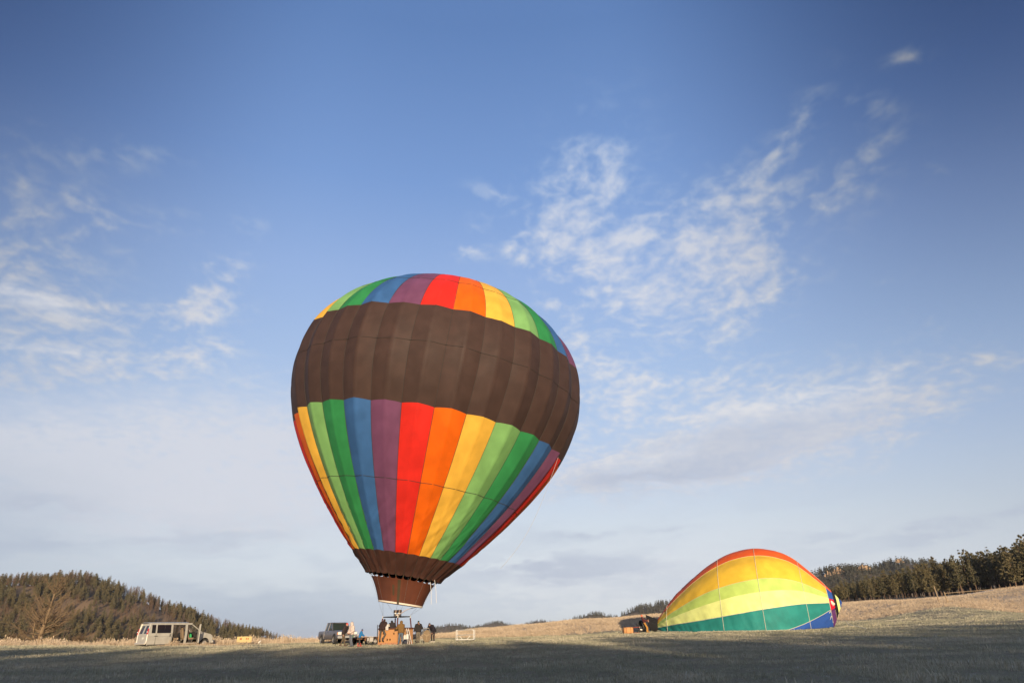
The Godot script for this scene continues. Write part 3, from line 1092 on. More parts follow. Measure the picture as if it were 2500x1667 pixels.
func scoop_point(t: float, deg: float, top: float) -> Vector3:
	# t 0 at the hem under the openings, 1 at the rim
	var c0 := MOUTH - AXIS * 0.06
	var c1 := Vector3(-10.85, 4.53, -64.12)
	var drop := lerpf(top, 1.0, t)
	var r := lerpf(3.30, 2.0, pow(drop, 0.62))
	var a := deg_to_rad(deg)
	return c0.lerp(c1, drop) + (ACROSS * cos(a) + TOWARD * sin(a)) * r


func make_balloon() -> void:
	var base := on(-11.0, -64.2)
	var o := thing("hot_air_balloon", "tall rainbow striped balloon with a wide black brown band, standing over its basket", "hot-air balloon", base)
	var inv := -base
	var colours := [
		["red_nylon", Color(0.72, 0.028, 0.018)], ["orange_nylon", Color(0.80, 0.13, 0.006)], ["yellow_nylon", Color(0.80, 0.44, 0.06)],
		["light_green_nylon", Color(0.20, 0.40, 0.13)], ["green_nylon", Color(0.035, 0.24, 0.075)], ["blue_nylon", Color(0.045, 0.125, 0.30)], ["purple_nylon", Color(0.17, 0.062, 0.125)],
	]
	var shift := func(m: Mesh, called: String, material: Material) -> MeshInstance3D:
		var p := obj(called, m, material, o)
		p.position = inv
		return p
	var brown := fabric("brown_nylon", Color(0.064, 0.037, 0.030))
	var brown2 := fabric("skirt_nylon", Color(0.074, 0.033, 0.024))
	for k in range(-15, 15):
		var c: Array = colours[posmod(k, 7)]
		var cm := fabric(c[0], c[1])
		shift.call(gore_panel(k, 0.0, 1.616, -0.12, 0.05), "skirt_panel", brown2)
		shift.call(gore_panel(k, 1.616, 12.606, 0.05, 0.06), "lower_panel", cm)
		shift.call(gore_panel(k, 12.606, 21.361, 0.06, 0.02), "band_panel", brown)
		shift.call(gore_panel(k, 21.361, 30.2, 0.02, 0.0), "crown_panel", cm)
	# tapes along the seams and round the envelope
	var dark := mat("dark_tape", Color(0.05, 0.042, 0.036), 0.9)
	for k in 30:
		var path := []
		for i in 48:
			path.append(inv + envelope_point(lerpf(0.0, 29.9, i / 47.0), 92.5 - 12.0 * k, 0.012))
		var mb := MB.new()
		mb.tube(path, 0.02, 4, false)
		obj("seam_tape", mb, dark, o)
	for z in [7.0, 17.7, 25.4]:
		var path := []
		for i in 240:
			path.append(inv + envelope_point(z, i * 1.5 + 0.01, 0.018))
		var mb := MB.new()
		mb.tube(path, 0.02, 4, false, true)
		obj("load_tape", mb, dark, o)
	# skirt below the row of openings
	var tones := [Color(0.125, 0.042, 0.024), Color(0.14, 0.046, 0.026), Color(0.115, 0.042, 0.026), Color(0.20, 0.062, 0.032)]
	var pick := [1, 0, 1, 0, 2, 3, 0, 0, 1, 2, 0, 1, 0, 1, 2]
	for k in 15:
		var st := MB.new()
		var rings := []
		var cols := 16
		for i in 11:
			var ring := PackedVector3Array()
			for j in cols + 1:
				var u := float(j) / cols
				var t := fposmod(u * 2.0, 1.0)
				var top := 0.03 + 0.10 * pow(1.0 - pow(2.0 * t - 1.0, 4.0), 0.6)
				var deg := 92.5 + 12.0 - 24.0 * (k + u)
				ring.append(inv + scoop_point(i / 10.0, deg, top))
			rings.append(ring)
		st.loft(rings, false)
		obj("scoop_panel", st, fabric("scoop_nylon_%s" % ["a", "b", "c", "d"][pick[k]], tones[pick[k]]), o)
	for s in [[89.5, 84.0, 0.16, 1.0], [100.0, 96.0, 0.36, 0.72]]:
		var st := MB.new()
		var rings := []
		for i in 11:
			var ring := PackedVector3Array()
			for j in 5:
				var deg := lerpf(s[0], s[1], j / 4.0)
				ring.append(inv + scoop_point(lerpf(s[2], s[3], i / 10.0), deg, 0.0) + (ACROSS * cos(deg_to_rad(deg)) + TOWARD * sin(deg_to_rad(deg))) * 0.035)
			rings.append(ring)
		st.loft(rings, false)
		obj("scoop_patch", st, fabric("olive_nylon", Color(0.075, 0.055, 0.032)), o)
	var rim := MB.new()
	var lining := MB.new()
	var strip := []
	var inner := []
	for i in 3:
		strip.append(PackedVector3Array())
	for i in 8:
		inner.append(PackedVector3Array())
	for j in 72:
		var out := ACROSS * cos(deg_to_rad(j * 5.0)) + TOWARD * sin(deg_to_rad(j * 5.0))
		for i in 3:
			strip[i].append(inv + scoop_point([0.945, 0.975, 1.004][i], j * 5.0, 0.0) + out * [0.02, 0.035, 0.02][i])
		for i in 8:
			inner[i].append(inv + scoop_point(0.2 + 0.8 * i / 7.0, j * 5.0, 0.0) - out * 0.03)
	rim.loft(strip)
	lining.loft(inner)
	obj("scoop_rim", rim, mat("cream_tape", Color(0.78, 0.66, 0.54), 0.8), o)
	obj("scoop_lining", lining, mat("black_lining", Color(0.012, 0.011, 0.012), 0.95), o)
	var cable := mat("steel_cable", Color(0.35, 0.33, 0.30), 0.4, 0.6)
	for k in 30:
		var deg := 92.5 - 12.0 * k
		var mb := MB.new()
		mb.tube([inv + envelope_point(0.0, deg), inv + scoop_point(0.0, deg, 0.05)], 0.03, 5, false)
		obj("mouth_strap", mb, mat("khaki_strap", Color(0.20, 0.15, 0.09), 0.9), o)
	# burner frame and basket, turned a third of a right angle
	var turn := Basis(Vector3.UP, deg_to_rad(-33.0))
	var mid := Vector3(-11.25, 0, -64.75)
	mid.y = land(mid.x, mid.z)
	var at := inv + mid
	make_basket(o, at, turn)
	var frame := MB.new()
	var corners := []
	for s in [[-1, 1], [1, 1], [1, -1], [-1, -1]]:
		corners.append(at + turn * Vector3(s[0] * 0.92, 0, s[1] * 0.82) + Vector3(0, 2.28, 0))
	for i in 4:
		frame.tube([corners[i], corners[(i + 1) % 4]], 0.045, 6)
	frame.tube([(corners[0] + corners[1]) / 2, (corners[2] + corners[3]) / 2], 0.045, 6)
	obj("burner_frame", frame, mat("dark_steel", Color(0.07, 0.07, 0.075), 0.5, 0.7), o)
	var steel := mat("burner_steel", Color(0.33, 0.28, 0.24), 0.4, 0.8)
	var coil := mat("burner_coil", Color(0.12, 0.085, 0.07), 0.5, 0.7)
	for s in [-1.0, 1.0]:
		var c: Vector3 = at + turn * Vector3(0.22 * s, 0, 0) + Vector3(0.08, 2.34, 0)
		var can := MB.new()
		can.lathe([[0.28, 0.19], [0.30, 0.21], [0.52, 0.21], [0.53, 0.18], [0.30, 0.16]], c, Vector3.UP, 16)
		var b := obj("burner", can, coil, o)
		var low := MB.new()
		for i in 4:
			var ring := []
			for j in 18:
				ring.append(c + Vector3(cos(TAU * j / 18) * 0.18, 0.02 + i * 0.055, sin(TAU * j / 18) * 0.18))
			low.tube(ring, 0.02, 5, false, true)
		low.tube([c + Vector3(0, -0.1, 0), c + Vector3(0, 0.3, 0)], 0.06, 8)
		low.box(c + Vector3(-0.12 * s, 0.1, 0.14), Vector3(0.12, 0.16, 0.1), 0.02)
		obj("coil", low, steel, b)
		var pilot := MB.new()
		pilot.box(c + Vector3(0.0, 0.24, 0.2), Vector3(0.14, 0.1, 0.06), 0.015)
		obj("valve", pilot, mat("white_enamel", Color(0.75, 0.7, 0.62), 0.5), b)
	for i in 4:
		var foot: Vector3 = at + turn * Vector3([-1, 1, 1, -1][i] * 1.0, 0, [1, 1, -1, -1][i] * 0.95) + Vector3(0, 1.22, 0)
		var up := MB.new()
		up.tube([foot, foot.lerp(corners[i], 0.9)], 0.06, 8)
		obj("padded_upright", up, mat("maroon_padding", Color(0.10, 0.022, 0.022), 0.85), o)
		var bare := MB.new()
		bare.tube([foot.lerp(corners[i], 0.9), corners[i] + Vector3(0, 0.08, 0)], 0.04, 8)
		obj("upright_socket", bare, mat("white_enamel", Color(0.75, 0.7, 0.62), 0.5), o)
		for s in [-1.0, 1.0]:
			var deg: float = [135.0, 45.0, -45.0, -135.0][i] + s * 15.0 + 12.0
			var mb := MB.new()
			mb.tube([corners[i] + Vector3(0, 0.1, 0), inv + scoop_point(1.0, deg, 0.0), inv + scoop_point(0.0, deg, 0.05)], 0.009, 4, false)
			obj("flying_cable", mb, cable, o)
	var line := MB.new()
	line.tube([corners[1] + Vector3(0, 0.1, 0), corners[1] + Vector3(0.75, 0.55, 0.1), inv + Vector3(-9.35, 4.28, -64.0)], [0.032, 0.03, 0.02], 6)
	obj("vent_line", line, mat("pink_line", Color(0.55, 0.44, 0.42), 0.8), o)
	# lines hanging down at the right
	var white := mat("white_rope", Color(0.75, 0.70, 0.65), 0.85)
	for r in [[Vector3(-7.55, 6.45, -62.4), Vector3(-7.3, 4.5, -62.0)], [Vector3(-7.95, 6.3, -62.4), Vector3(-7.75, 4.4, -62.0)]]:
		var mb := MB.new()
		mb.tube([inv + r[0], inv + (r[0] as Vector3).lerp(r[1], 0.5) + Vector3(0.05, 0, 0), inv + r[1]], 0.022, 5)
		obj("hanging_line", mb, white, o)
	var crown := MB.new()
	var cp := []
	var pa := envelope_point(12.4, 12.0, 0.05)
	var pb := Vector3(-1.5, 6.9, -58.5)
	for i in 13:
		var t := i / 12.0
		cp.append(inv + pa.lerp(pb, t) + Vector3(0, -1.1 * sin(PI * t), 0) * 1.2)
	crown.tube(cp, 0.014, 5)
	obj("crown_line", crown, mat("grey_rope", Color(0.48, 0.46, 0.44), 0.85), o)


func make_basket(o: Node3D, at: Vector3, turn: Basis) -> void:
	var wicker := grain("wicker", Color(0.72, 0.36, 0.14), Color(0.58, 0.27, 0.10), 0.09, 1.2, 0.8, 1.5)
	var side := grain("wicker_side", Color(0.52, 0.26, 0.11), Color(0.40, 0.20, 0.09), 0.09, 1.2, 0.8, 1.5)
	var leather := mat("brown_leather", Color(0.13, 0.05, 0.028), 0.6)
	var hole := mat("basket_hole", Color(0.02, 0.016, 0.014), 0.9)
	var hx := 1.12
	var hz := 1.08
	var body := MB.new()
	# front wall (towards the camera) with step holes cut through
	var put := func(x: float, y: float, s: int) -> Vector3:
		return at + turn * Vector3(x, y, hz - 0.06 * (1 - s))
	var xs := [-hx, -0.62, -0.48, -0.12, 0.06, 0.22, 0.40, 0.66, 0.84, hx]
	var ys := [0.05, 0.32, 0.48, 0.80, 0.96, 1.28]
	var holes := [[3, 1], [5, 1], [1, 3], [7, 3]]
	for i in xs.size() - 1:
		for j in ys.size() - 1:
			if [i, j] in holes:
				continue
			body.plate([Vector2(xs[i], ys[j]), Vector2(xs[i + 1], ys[j]), Vector2(xs[i + 1], ys[j + 1]), Vector2(xs[i], ys[j + 1])], put)
	obj("front_wall", body, wicker, o)
	var rest := MB.new()
	rest.box(at + turn * Vector3(hx - 0.03, 0.66, -0.03), Vector3(0.06, 1.23, 2 * hz - 0.07), 0.02, turn)
	rest.box(at + turn * Vector3(-hx + 0.03, 0.66, -0.035), Vector3(0.056, 1.23, 2 * hz - 0.075), 0.02, turn)
	rest.box(at + turn * Vector3(0, 0.66, -hz + 0.03), Vector3(2 * hx - 0.13, 1.23, 0.06), 0.02, turn)
	rest.box(at + turn * Vector3(0, 0.1, 0), Vector3(2 * hx - 0.14, 0.08, 2 * hz - 0.14), 0.0, turn)
	obj("side_wall", rest, side, o)
	var rim := MB.new()
	var cs := []
	for s in [[-1, 1], [1, 1], [1, -1], [-1, -1]]:
		cs.append(at + turn * Vector3(s[0] * hx, 1.29, s[1] * hz))
	for i in 4:
		rim.tube([cs[i], cs[(i + 1) % 4]], 0.075, 8)
	obj("padded_rim", rim, leather, o)
	var skid := MB.new()
	skid.box(at + turn * Vector3(0, 0.02, hz + 0.012), Vector3(2 * hx + 0.02, 0.26, 0.03), 0.01, turn)
	skid.box(at + turn * Vector3(hx + 0.012, 0.02, 0), Vector3(0.03, 0.26, 2 * hz - 0.02), 0.01, turn)
	obj("bottom_band", skid, grain("hide_band", Color(0.62, 0.29, 0.15), Color(0.5, 0.22, 0.11), 0.05, 1.0, 0.7), o)
	for x in [-0.7, 0.0, 0.7]:
		var h := MB.new()
		var arc := []
		for i in 9:
			arc.append(at + turn * Vector3(x - 0.13 + 0.26 * i / 8.0, 0.09 - 0.08 * sin(PI * i / 8.0), hz + 0.04))
		h.tube(arc, 0.018, 5)
		obj("rope_handle", h, leather, o)


# ---------------------------------------------------------------- the balloon lying on the field
const LIE := Vector3(15.659, 0.0, -81.51)
const LIE_R := [0.6, 2.671, 5.011, 7.099, 8.124, 7.827, 5.869, 3.237, 1.371, 0.0]
const LIE_S := [0.0, 0.08, 0.2, 0.35, 0.5, 0.65, 0.8, 0.9, 0.96, 1.0]


func lying_radius(s: float) -> float:
	var i := 0
	while i < 8 and LIE_S[i + 1] <= s:
		i += 1
	var h: float = LIE_S[i + 1] - LIE_S[i]
	var t: float = (s - LIE_S[i]) / h
	var slope := func(k: int) -> float:
		if k == 0:
			return (LIE_R[1] - LIE_R[0]) / LIE_S[1]
		if k == 9:
			return (LIE_R[9] - LIE_R[8]) / (LIE_S[9] - LIE_S[8])
		var hs: float = LIE_S[k] - LIE_S[k - 1]
		var hd: float = LIE_S[k + 1] - LIE_S[k]
		return (hs * hs * LIE_R[k + 1] + (hd * hd - hs * hs) * LIE_R[k] - hd * hd * LIE_R[k - 1]) / (hs * hd * (hd + hs))
	var m0: float = slope.call(i) * h
	var m1: float = slope.call(i + 1) * h
	var t2 := t * t
	var t3 := t2 * t
	return maxf(0.02, (2 * t3 - 3 * t2 + 1) * LIE_R[i] + (t3 - 2 * t2 + t) * m0 + (3 * t2 - 2 * t3) * LIE_R[i + 1] + (t3 - t2) * m1)


func lying_point(s: float, deg: float, out := 0.0) -> Vector3:
	var along := Vector3(cos(0.35), 0, sin(0.35))
	var front := Vector3(-sin(0.35), 0, cos(0.35))
	var r := lying_radius(s)
	var h := 1.75 + 0.28 + 2.066 * s - 1.317 * 4.0 * s * (1.0 - s)
	var a := deg_to_rad(deg)
	# soft bellies between the long seams, creases towards the ground and the mouth
	var t := fposmod(deg - 10.7, 24.0) / 24.0
	var belly := (sin(PI * t) - 0.6) * 0.012 * r
	var loose := smoothstep(30.0, -6.0, deg) * 0.9 + smoothstep(0.32, 0.0, s) * 0.9 + 0.10
	var w := n_fine.get_noise_2d(s * 1150.0 + deg * 3.0, deg * 1.1 - s * 90.0)
	var w2 := n_fine.get_noise_2d(s * 90.0, deg * 0.9 + 40.0)
	r += belly + w * 0.10 * loose + w2 * 0.13 + out
	var p := LIE + along * s * 19.81 + front * (0.95 * r * cos(a)) + Vector3(0, h + r * sin(a), 0)
	var g := land(p.x, p.z) + 0.02 + out
	if p.y < g + 0.25:
		# the cloth spreads a little where it meets the grass
		var q := (g + 0.25 - p.y)
		p += front * minf(q, 0.6) * 0.2
		p.y = maxf(p.y, g)
	return p


func lying_panel(d0: float, d1: float, s0: float, s1: float) -> ArrayMesh:
	var rows := maxi(3, int((s1 - s0) * 170.0))
	var cols := maxi(4, int((d1 - d0) / 1.6))
	var st := SurfaceTool.new()
	st.begin(Mesh.PRIMITIVE_TRIANGLES)
	st.set_smooth_group(1)
	for i in rows + 1:
		for j in cols + 1:
			st.add_vertex(lying_point(lerpf(s0, s1, float(i) / rows), lerpf(d0, d1, float(j) / cols)))
	for i in rows:
		for j in cols:
			var p := i * (cols + 1) + j
			for v in [p, p + cols + 1, p + cols + 2, p, p + cols + 2, p + 1]:
				st.add_index(v)
	st.generate_normals()
	return st.commit()


func make_lying_balloon() -> void:
	var base := on(25.0, -79.0)
	var inv := -base
	var o := thing("half_filled_balloon", "half filled yellow, lime, orange and teal balloon lying on its side on the field", "hot-air balloon", base)
	var gores := [
		[-60.0, -6.2, "royal_cloth", Color(0.035, 0.10, 0.36)], [-6.2, 10.7, "teal_cloth", Color(0.03, 0.25, 0.215)], [10.7, 23.0, "pale_lime_cloth", Color(0.84, 0.88, 0.30)],
		[23.0, 33.3, "lime_cloth", Color(0.58, 0.74, 0.17)], [33.3, 59.7, "amber_cloth", Color(0.92, 0.56, 0.055)], [59.7, 82.0, "vermilion_cloth", Color(0.88, 0.13, 0.025)],
		[82.0, 106.0, "crimson_cloth", Color(0.50, 0.015, 0.06)], [106.0, 130.0, "violet_cloth", Color(0.14, 0.045, 0.16)], [130.0, 154.0, "royal_cloth", Color(0.035, 0.10, 0.36)], [154.0, 200.0, "teal_cloth", Color(0.03, 0.25, 0.215)],
	]
	var cuts := [0.0, 0.08, 0.399, 0.601, 0.813, 0.931]
	for g in gores:
		var m := fabric(g[2], g[3])
		m.backlight = Color(0.2, 0.2, 0.2)
		for i in 5:
			var p := obj("gore_panel", lying_panel(g[0], g[1], cuts[i], cuts[i + 1]), m, o)
			p.position = inv
	var caps := [
		[-60.0, -8.0, 0.931, 0.955, "violet_cloth", Color(0.14, 0.045, 0.16)], [-8.0, 22.0, 0.931, 0.957, "red_cloth", Color(0.62, 0.012, 0.03)], [22.0, 36.0, 0.931, 0.957, "royal_cloth", Color(0.035, 0.10, 0.36)], [36.0, 60.0, 0.931, 0.957, "royal_cloth", Color(0.035, 0.10, 0.36)],
		[60.0, 82.0, 0.931, 0.957, "vermilion_cloth", Color(0.88, 0.13, 0.025)], [82.0, 200.0, 0.931, 0.957, "black_cloth", Color(0.02, 0.018, 0.02)],
		[-60.0, 200.0, 0.957, 0.972, "black_cloth", Color(0.02, 0.018, 0.02)], [-60.0, 200.0, 0.972, 0.986, "pale_lime_cloth", Color(0.84, 0.88, 0.30)], [-60.0, 200.0, 0.986, 0.9995, "royal_cloth", Color(0.035, 0.10, 0.36)],
	]
	for c in caps:
		var p := obj("crown_panel", lying_panel(c[0], c[1], c[2], c[3]), fabric(c[4], c[5]), o)
		p.position = inv
	var tape := mat("lying_tape", Color(0.62, 0.57, 0.44), 0.85)
	for s in cuts.slice(1):
		var path := []
		for i in 70:
			path.append(inv + lying_point(s, lerpf(-40.0, 190.0, i / 69.0), 0.02))
		var mb := MB.new()
		mb.tube(path, 0.024, 5)
		obj("load_tape", mb, tape, o)
	for d in [-6.2, 10.7, 33.3, 59.7, 82.0]:
		var path := []
		for i in 80:
			path.append(inv + lying_point(lerpf(0.0, 0.931, i / 79.0), d, 0.01))
		var mb := MB.new()
		mb.tube(path, 0.03 if d < 20.0 else 0.015, 5)
		obj("seam_tape", mb, tape, o)
	# white emblem blob and tabs by the vent
	var em := MB.new()
	em.ball(inv + lying_point(0.945, 10.0, 0.05), Vector3(0.16, 0.28, 0.1), Basis(Vector3.BACK, 0.6))
	em.ball(inv + lying_point(0.95, 5.0, 0.05), Vector3(0.22, 0.12, 0.1), Basis(Vector3.BACK, 0.6))
	obj("emblem", em, mat("pale_tape", Color(0.72, 0.66, 0.55), 0.85), o)
	for d in [22.0, -8.0, -20.0]:
		var mb := MB.new()
		var p := inv + lying_point(0.928, d, 0.06)
		mb.tube([p, p + Vector3(-0.42, -0.12 - 0.01 * (22.0 - d), 0.1)], 0.05, 5)
		obj("tab", mb, tape, o)
	# black scoop at the mouth, gathered open
	var along := Vector3(cos(0.35), 0, sin(0.35))
	var front := Vector3(-sin(0.35), 0, cos(0.35))
	var rings := []
	for i in 7:
		var t := i / 6.0
		var ring := PackedVector3Array()
		for j in 28:
			var a := TAU * j / 28.0
			var r := lerpf(1.0, 1.12, t) * (1.0 + 0.10 * sin(a * 5.0 + t * 2.0) * t)
			var p := LIE + along * (lerpf(0.45, -0.75, t) - t * 0.30 * sin(a)) + front * r * cos(a) * 0.9 + Vector3(0, 2.0 + 0.55 * t + r * 0.95 * sin(a) + 0.12 * t * sin(a * 3.0), 0)
			p.y = maxf(p.y, land(p.x, p.z) + 0.03)
			ring.append(inv + p)
		rings.append(ring)
	var mb := MB.new()
	mb.loft(rings)
	obj("scoop", mb, mat("black_lining", Color(0.012, 0.011, 0.012), 0.95), o)
	var rope := MB.new()
	rope.tube([inv + Vector3(34.2, 2.4, -74.6), inv + Vector3(33.2, 1.95, -72.0), inv + on(31.4, -64.8, 0.05)], 0.022, 5)
	obj("crown_line", rope, mat("white_rope", Color(0.75, 0.70, 0.65), 0.85), o)


# ---------------------------------------------------------------- people
# skin over tapered bones: [from, to, radius, radius], smoothly joined, meshed as surface nets
func flesh(mb: MB, bones: Array, cell: float, k := 42.0) -> void:
	var lo := Vector3(INF, INF, INF)
	var hi := -lo
	for b in bones:
		var r: float = maxf(b[2], b[3]) + 0.09
		lo = lo.min(b[0] - Vector3.ONE * r).min(b[1] - Vector3.ONE * r)
		hi = hi.max(b[0] + Vector3.ONE * r).max(b[1] + Vector3.ONE * r)
	var nx := int((hi.x - lo.x) / cell) + 2
	var ny := int((hi.y - lo.y) / cell) + 2
	var nz := int((hi.z - lo.z) / cell) + 2
	var f := PackedFloat32Array()
	f.resize(nx * ny * nz)
	for b in bones:
		var r: float = maxf(b[2], b[3]) + 0.085
		var a: Vector3 = b[0]
		var d: Vector3 = b[1] - a
		var dd := maxf(d.length_squared(), 1e-8)
		var l: Vector3 = (a.min(b[1]) - Vector3.ONE * r - lo) / cell
		var h: Vector3 = (a.max(b[1]) + Vector3.ONE * r - lo) / cell
		for z in range(maxi(int(l.z), 0), mini(int(h.z) + 1, nz)):
			for y in range(maxi(int(l.y), 0), mini(int(h.y) + 1, ny)):
				var i := (z * ny + y) * nx
				for x in range(maxi(int(l.x), 0), mini(int(h.x) + 1, nx)):
					var p := lo + Vector3(x, y, z) * cell - a
					var t := clampf(p.dot(d) / dd, 0.0, 1.0)
					f[i + x] += exp(-k * ((p - d * t).length() - lerpf(b[2], b[3], t)))
	var sx := 1
	var sy := nx
	var sz := nx * ny
	var at := {}
	var steps := [0, sx, sy, sx + sy, sz, sx + sz, sy + sz, sx + sy + sz]
	var offs := [Vector3(0, 0, 0), Vector3(1, 0, 0), Vector3(0, 1, 0), Vector3(1, 1, 0), Vector3(0, 0, 1), Vector3(1, 0, 1), Vector3(0, 1, 1), Vector3(1, 1, 1)]
	var edges := [[0, 1], [2, 3], [4, 5], [6, 7], [0, 2], [1, 3], [4, 6], [5, 7], [0, 4], [1, 5], [2, 6], [3, 7]]
	for z in nz - 1:
		for y in ny - 1:
			var i := z * sz + y * sy
			for x in nx - 1:
				var c := i + x
				var inside := 0
				for s in steps:
					if f[c + s] > 1.0:
						inside += 1
				if inside == 0 or inside == 8:
					continue
				var sum := Vector3.ZERO
				var n := 0
				for e in edges:
					var u: float = log(maxf(f[c + steps[e[0]]], 1e-9))
					var v: float = log(maxf(f[c + steps[e[1]]], 1e-9))
					if (u > 0.0) != (v > 0.0):
						sum += (offs[e[0]] as Vector3).lerp(offs[e[1]], u / (u - v))
						n += 1
				at[c] = lo + (Vector3(x, y, z) + sum / n) * cell
	mb.smooth()
	for c in at:
		for ax in [[sx, sy, sz], [sy, sz, sx], [sz, sx, sy]]:
			var p: int = c + ax[0]
			# edge from corner c along ax[0]; cells round it share ax[1], ax[2]
			if p >= f.size() or (f[c] > 1.0) == (f[p] > 1.0):
				continue
			var q := [c, c - ax[1], c - ax[1] - ax[2], c - ax[2]]
			if not (at.has(q[1]) and at.has(q[2]) and at.has(q[3])):
				continue
			if f[c] > 1.0:
				mb.quad(at[q[0]], at[q[3]], at[q[2]], at[q[1]])
			else:
				mb.quad(at[q[0]], at[q[1]], at[q[2]], at[q[3]])


func head_shape(mb: MB, c: Vector3, b: Basis, s: float) -> void:
	var rings := []
	for i in 17:
		var t := -PI / 2 + PI * i / 16.0
		var ring := PackedVector3Array()
		for j in 24:
			var a := TAU * j / 24.0
			var d := Vector3(sin(a) * cos(t), sin(t), cos(a) * cos(t))
			var p := d * Vector3(0.076, 0.118, 0.098)
			if d.y < 0.0:
				p.x *= 1.0 + 0.30 * d.y
				p.z += 0.012 * -d.y
			p.z += 0.026 * exp(-pow(d.x / 0.16, 2) - pow((d.y + 0.12) / 0.2, 2)) * maxf(d.z, 0.0)
			for e in [-1.0, 1.0]:
				p.z -= 0.010 * exp(-pow((d.x - 0.36 * e) / 0.16, 2) - pow((d.y - 0.06) / 0.12, 2)) * maxf(d.z, 0.0)
				p.x += 0.018 * e * exp(-pow((d.x - e) / 0.1, 2) - pow(d.y / 0.24, 2) - pow((d.z + 0.05) / 0.2, 2))
			p.z -= 0.005 * exp(-pow(d.x / 0.3, 2) - pow((d.y + 0.48) / 0.05, 2)) * maxf(d.z, 0.0)
			ring.append(c + b * p * s)
		rings.append(ring)
	mb.loft(rings, true, true)


func hand_shape(mb: MB, wrist: Vector3, dir: Vector3, palm: Vector3, s: float, thumb_side: float) -> void:
	# dir along the hand, palm its inner normal
	dir = dir.normalized()
	var across := dir.cross(palm).normalized()
	palm = across.cross(dir)
	var b := Basis(across, dir, palm)
	mb.stack([[0.0, 0.026, 0.019], [0.03, 0.036, 0.017], [0.075, 0.041, 0.015], [0.092, 0.038, 0.012]].map(func(l): return [l[0] * s, l[1] * s, l[2] * s]), 8, wrist, b)
	var len := [0.066, 0.078, 0.072, 0.056]
	for i in 4:
		var p := wrist + (dir * 0.088 + across * (i - 1.5) * 0.019) * s
		var q: Vector3 = p + (dir * 0.8 + palm * 0.35).normalized() * len[i] * 0.55 * s
		var r: Vector3 = q + (dir * 0.35 + palm * 0.8).normalized() * len[i] * 0.5 * s
		mb.tube([p, q, r], [0.0095 * s, 0.0088 * s, 0.007 * s], 6)
	var t := wrist + (dir * 0.03 + across * thumb_side * 0.03) * s
	mb.tube([t, t + (dir * 0.6 + across * thumb_side * 0.7 + palm * 0.3).normalized() * 0.04 * s, t + (dir * 0.9 + across * thumb_side * 0.35 + palm * 0.6).normalized() * 0.068 * s], [0.012 * s, 0.010 * s, 0.008 * s], 6)


const STAND := {
	"pelvis": Vector3(0, 0.95, 0), "chest": Vector3(0, 1.28, 0), "neck": Vector3(0, 1.47, 0.0), "head": Vector3(0, 1.625, 0.03),
	"ls": Vector3(0.185, 1.41, 0), "le": Vector3(0.255, 1.13, -0.02), "lw": Vector3(0.27, 0.88, 0.07), "rs": Vector3(-0.185, 1.41, 0), "re": Vector3(-0.255, 1.13, -0.02), "rw": Vector3(-0.27, 0.88, 0.07),
	"lh": Vector3(0.095, 0.92, 0), "lk": Vector3(0.115, 0.50, 0.02), "la": Vector3(0.125, 0.085, -0.03), "rh": Vector3(-0.095, 0.92, 0), "rk": Vector3(-0.115, 0.50, 0.02), "ra": Vector3(-0.125, 0.085, -0.03),
	"lf": Vector3(0.04, -0.04, 0.19), "rf": Vector3(-0.04, -0.04, 0.19),
}


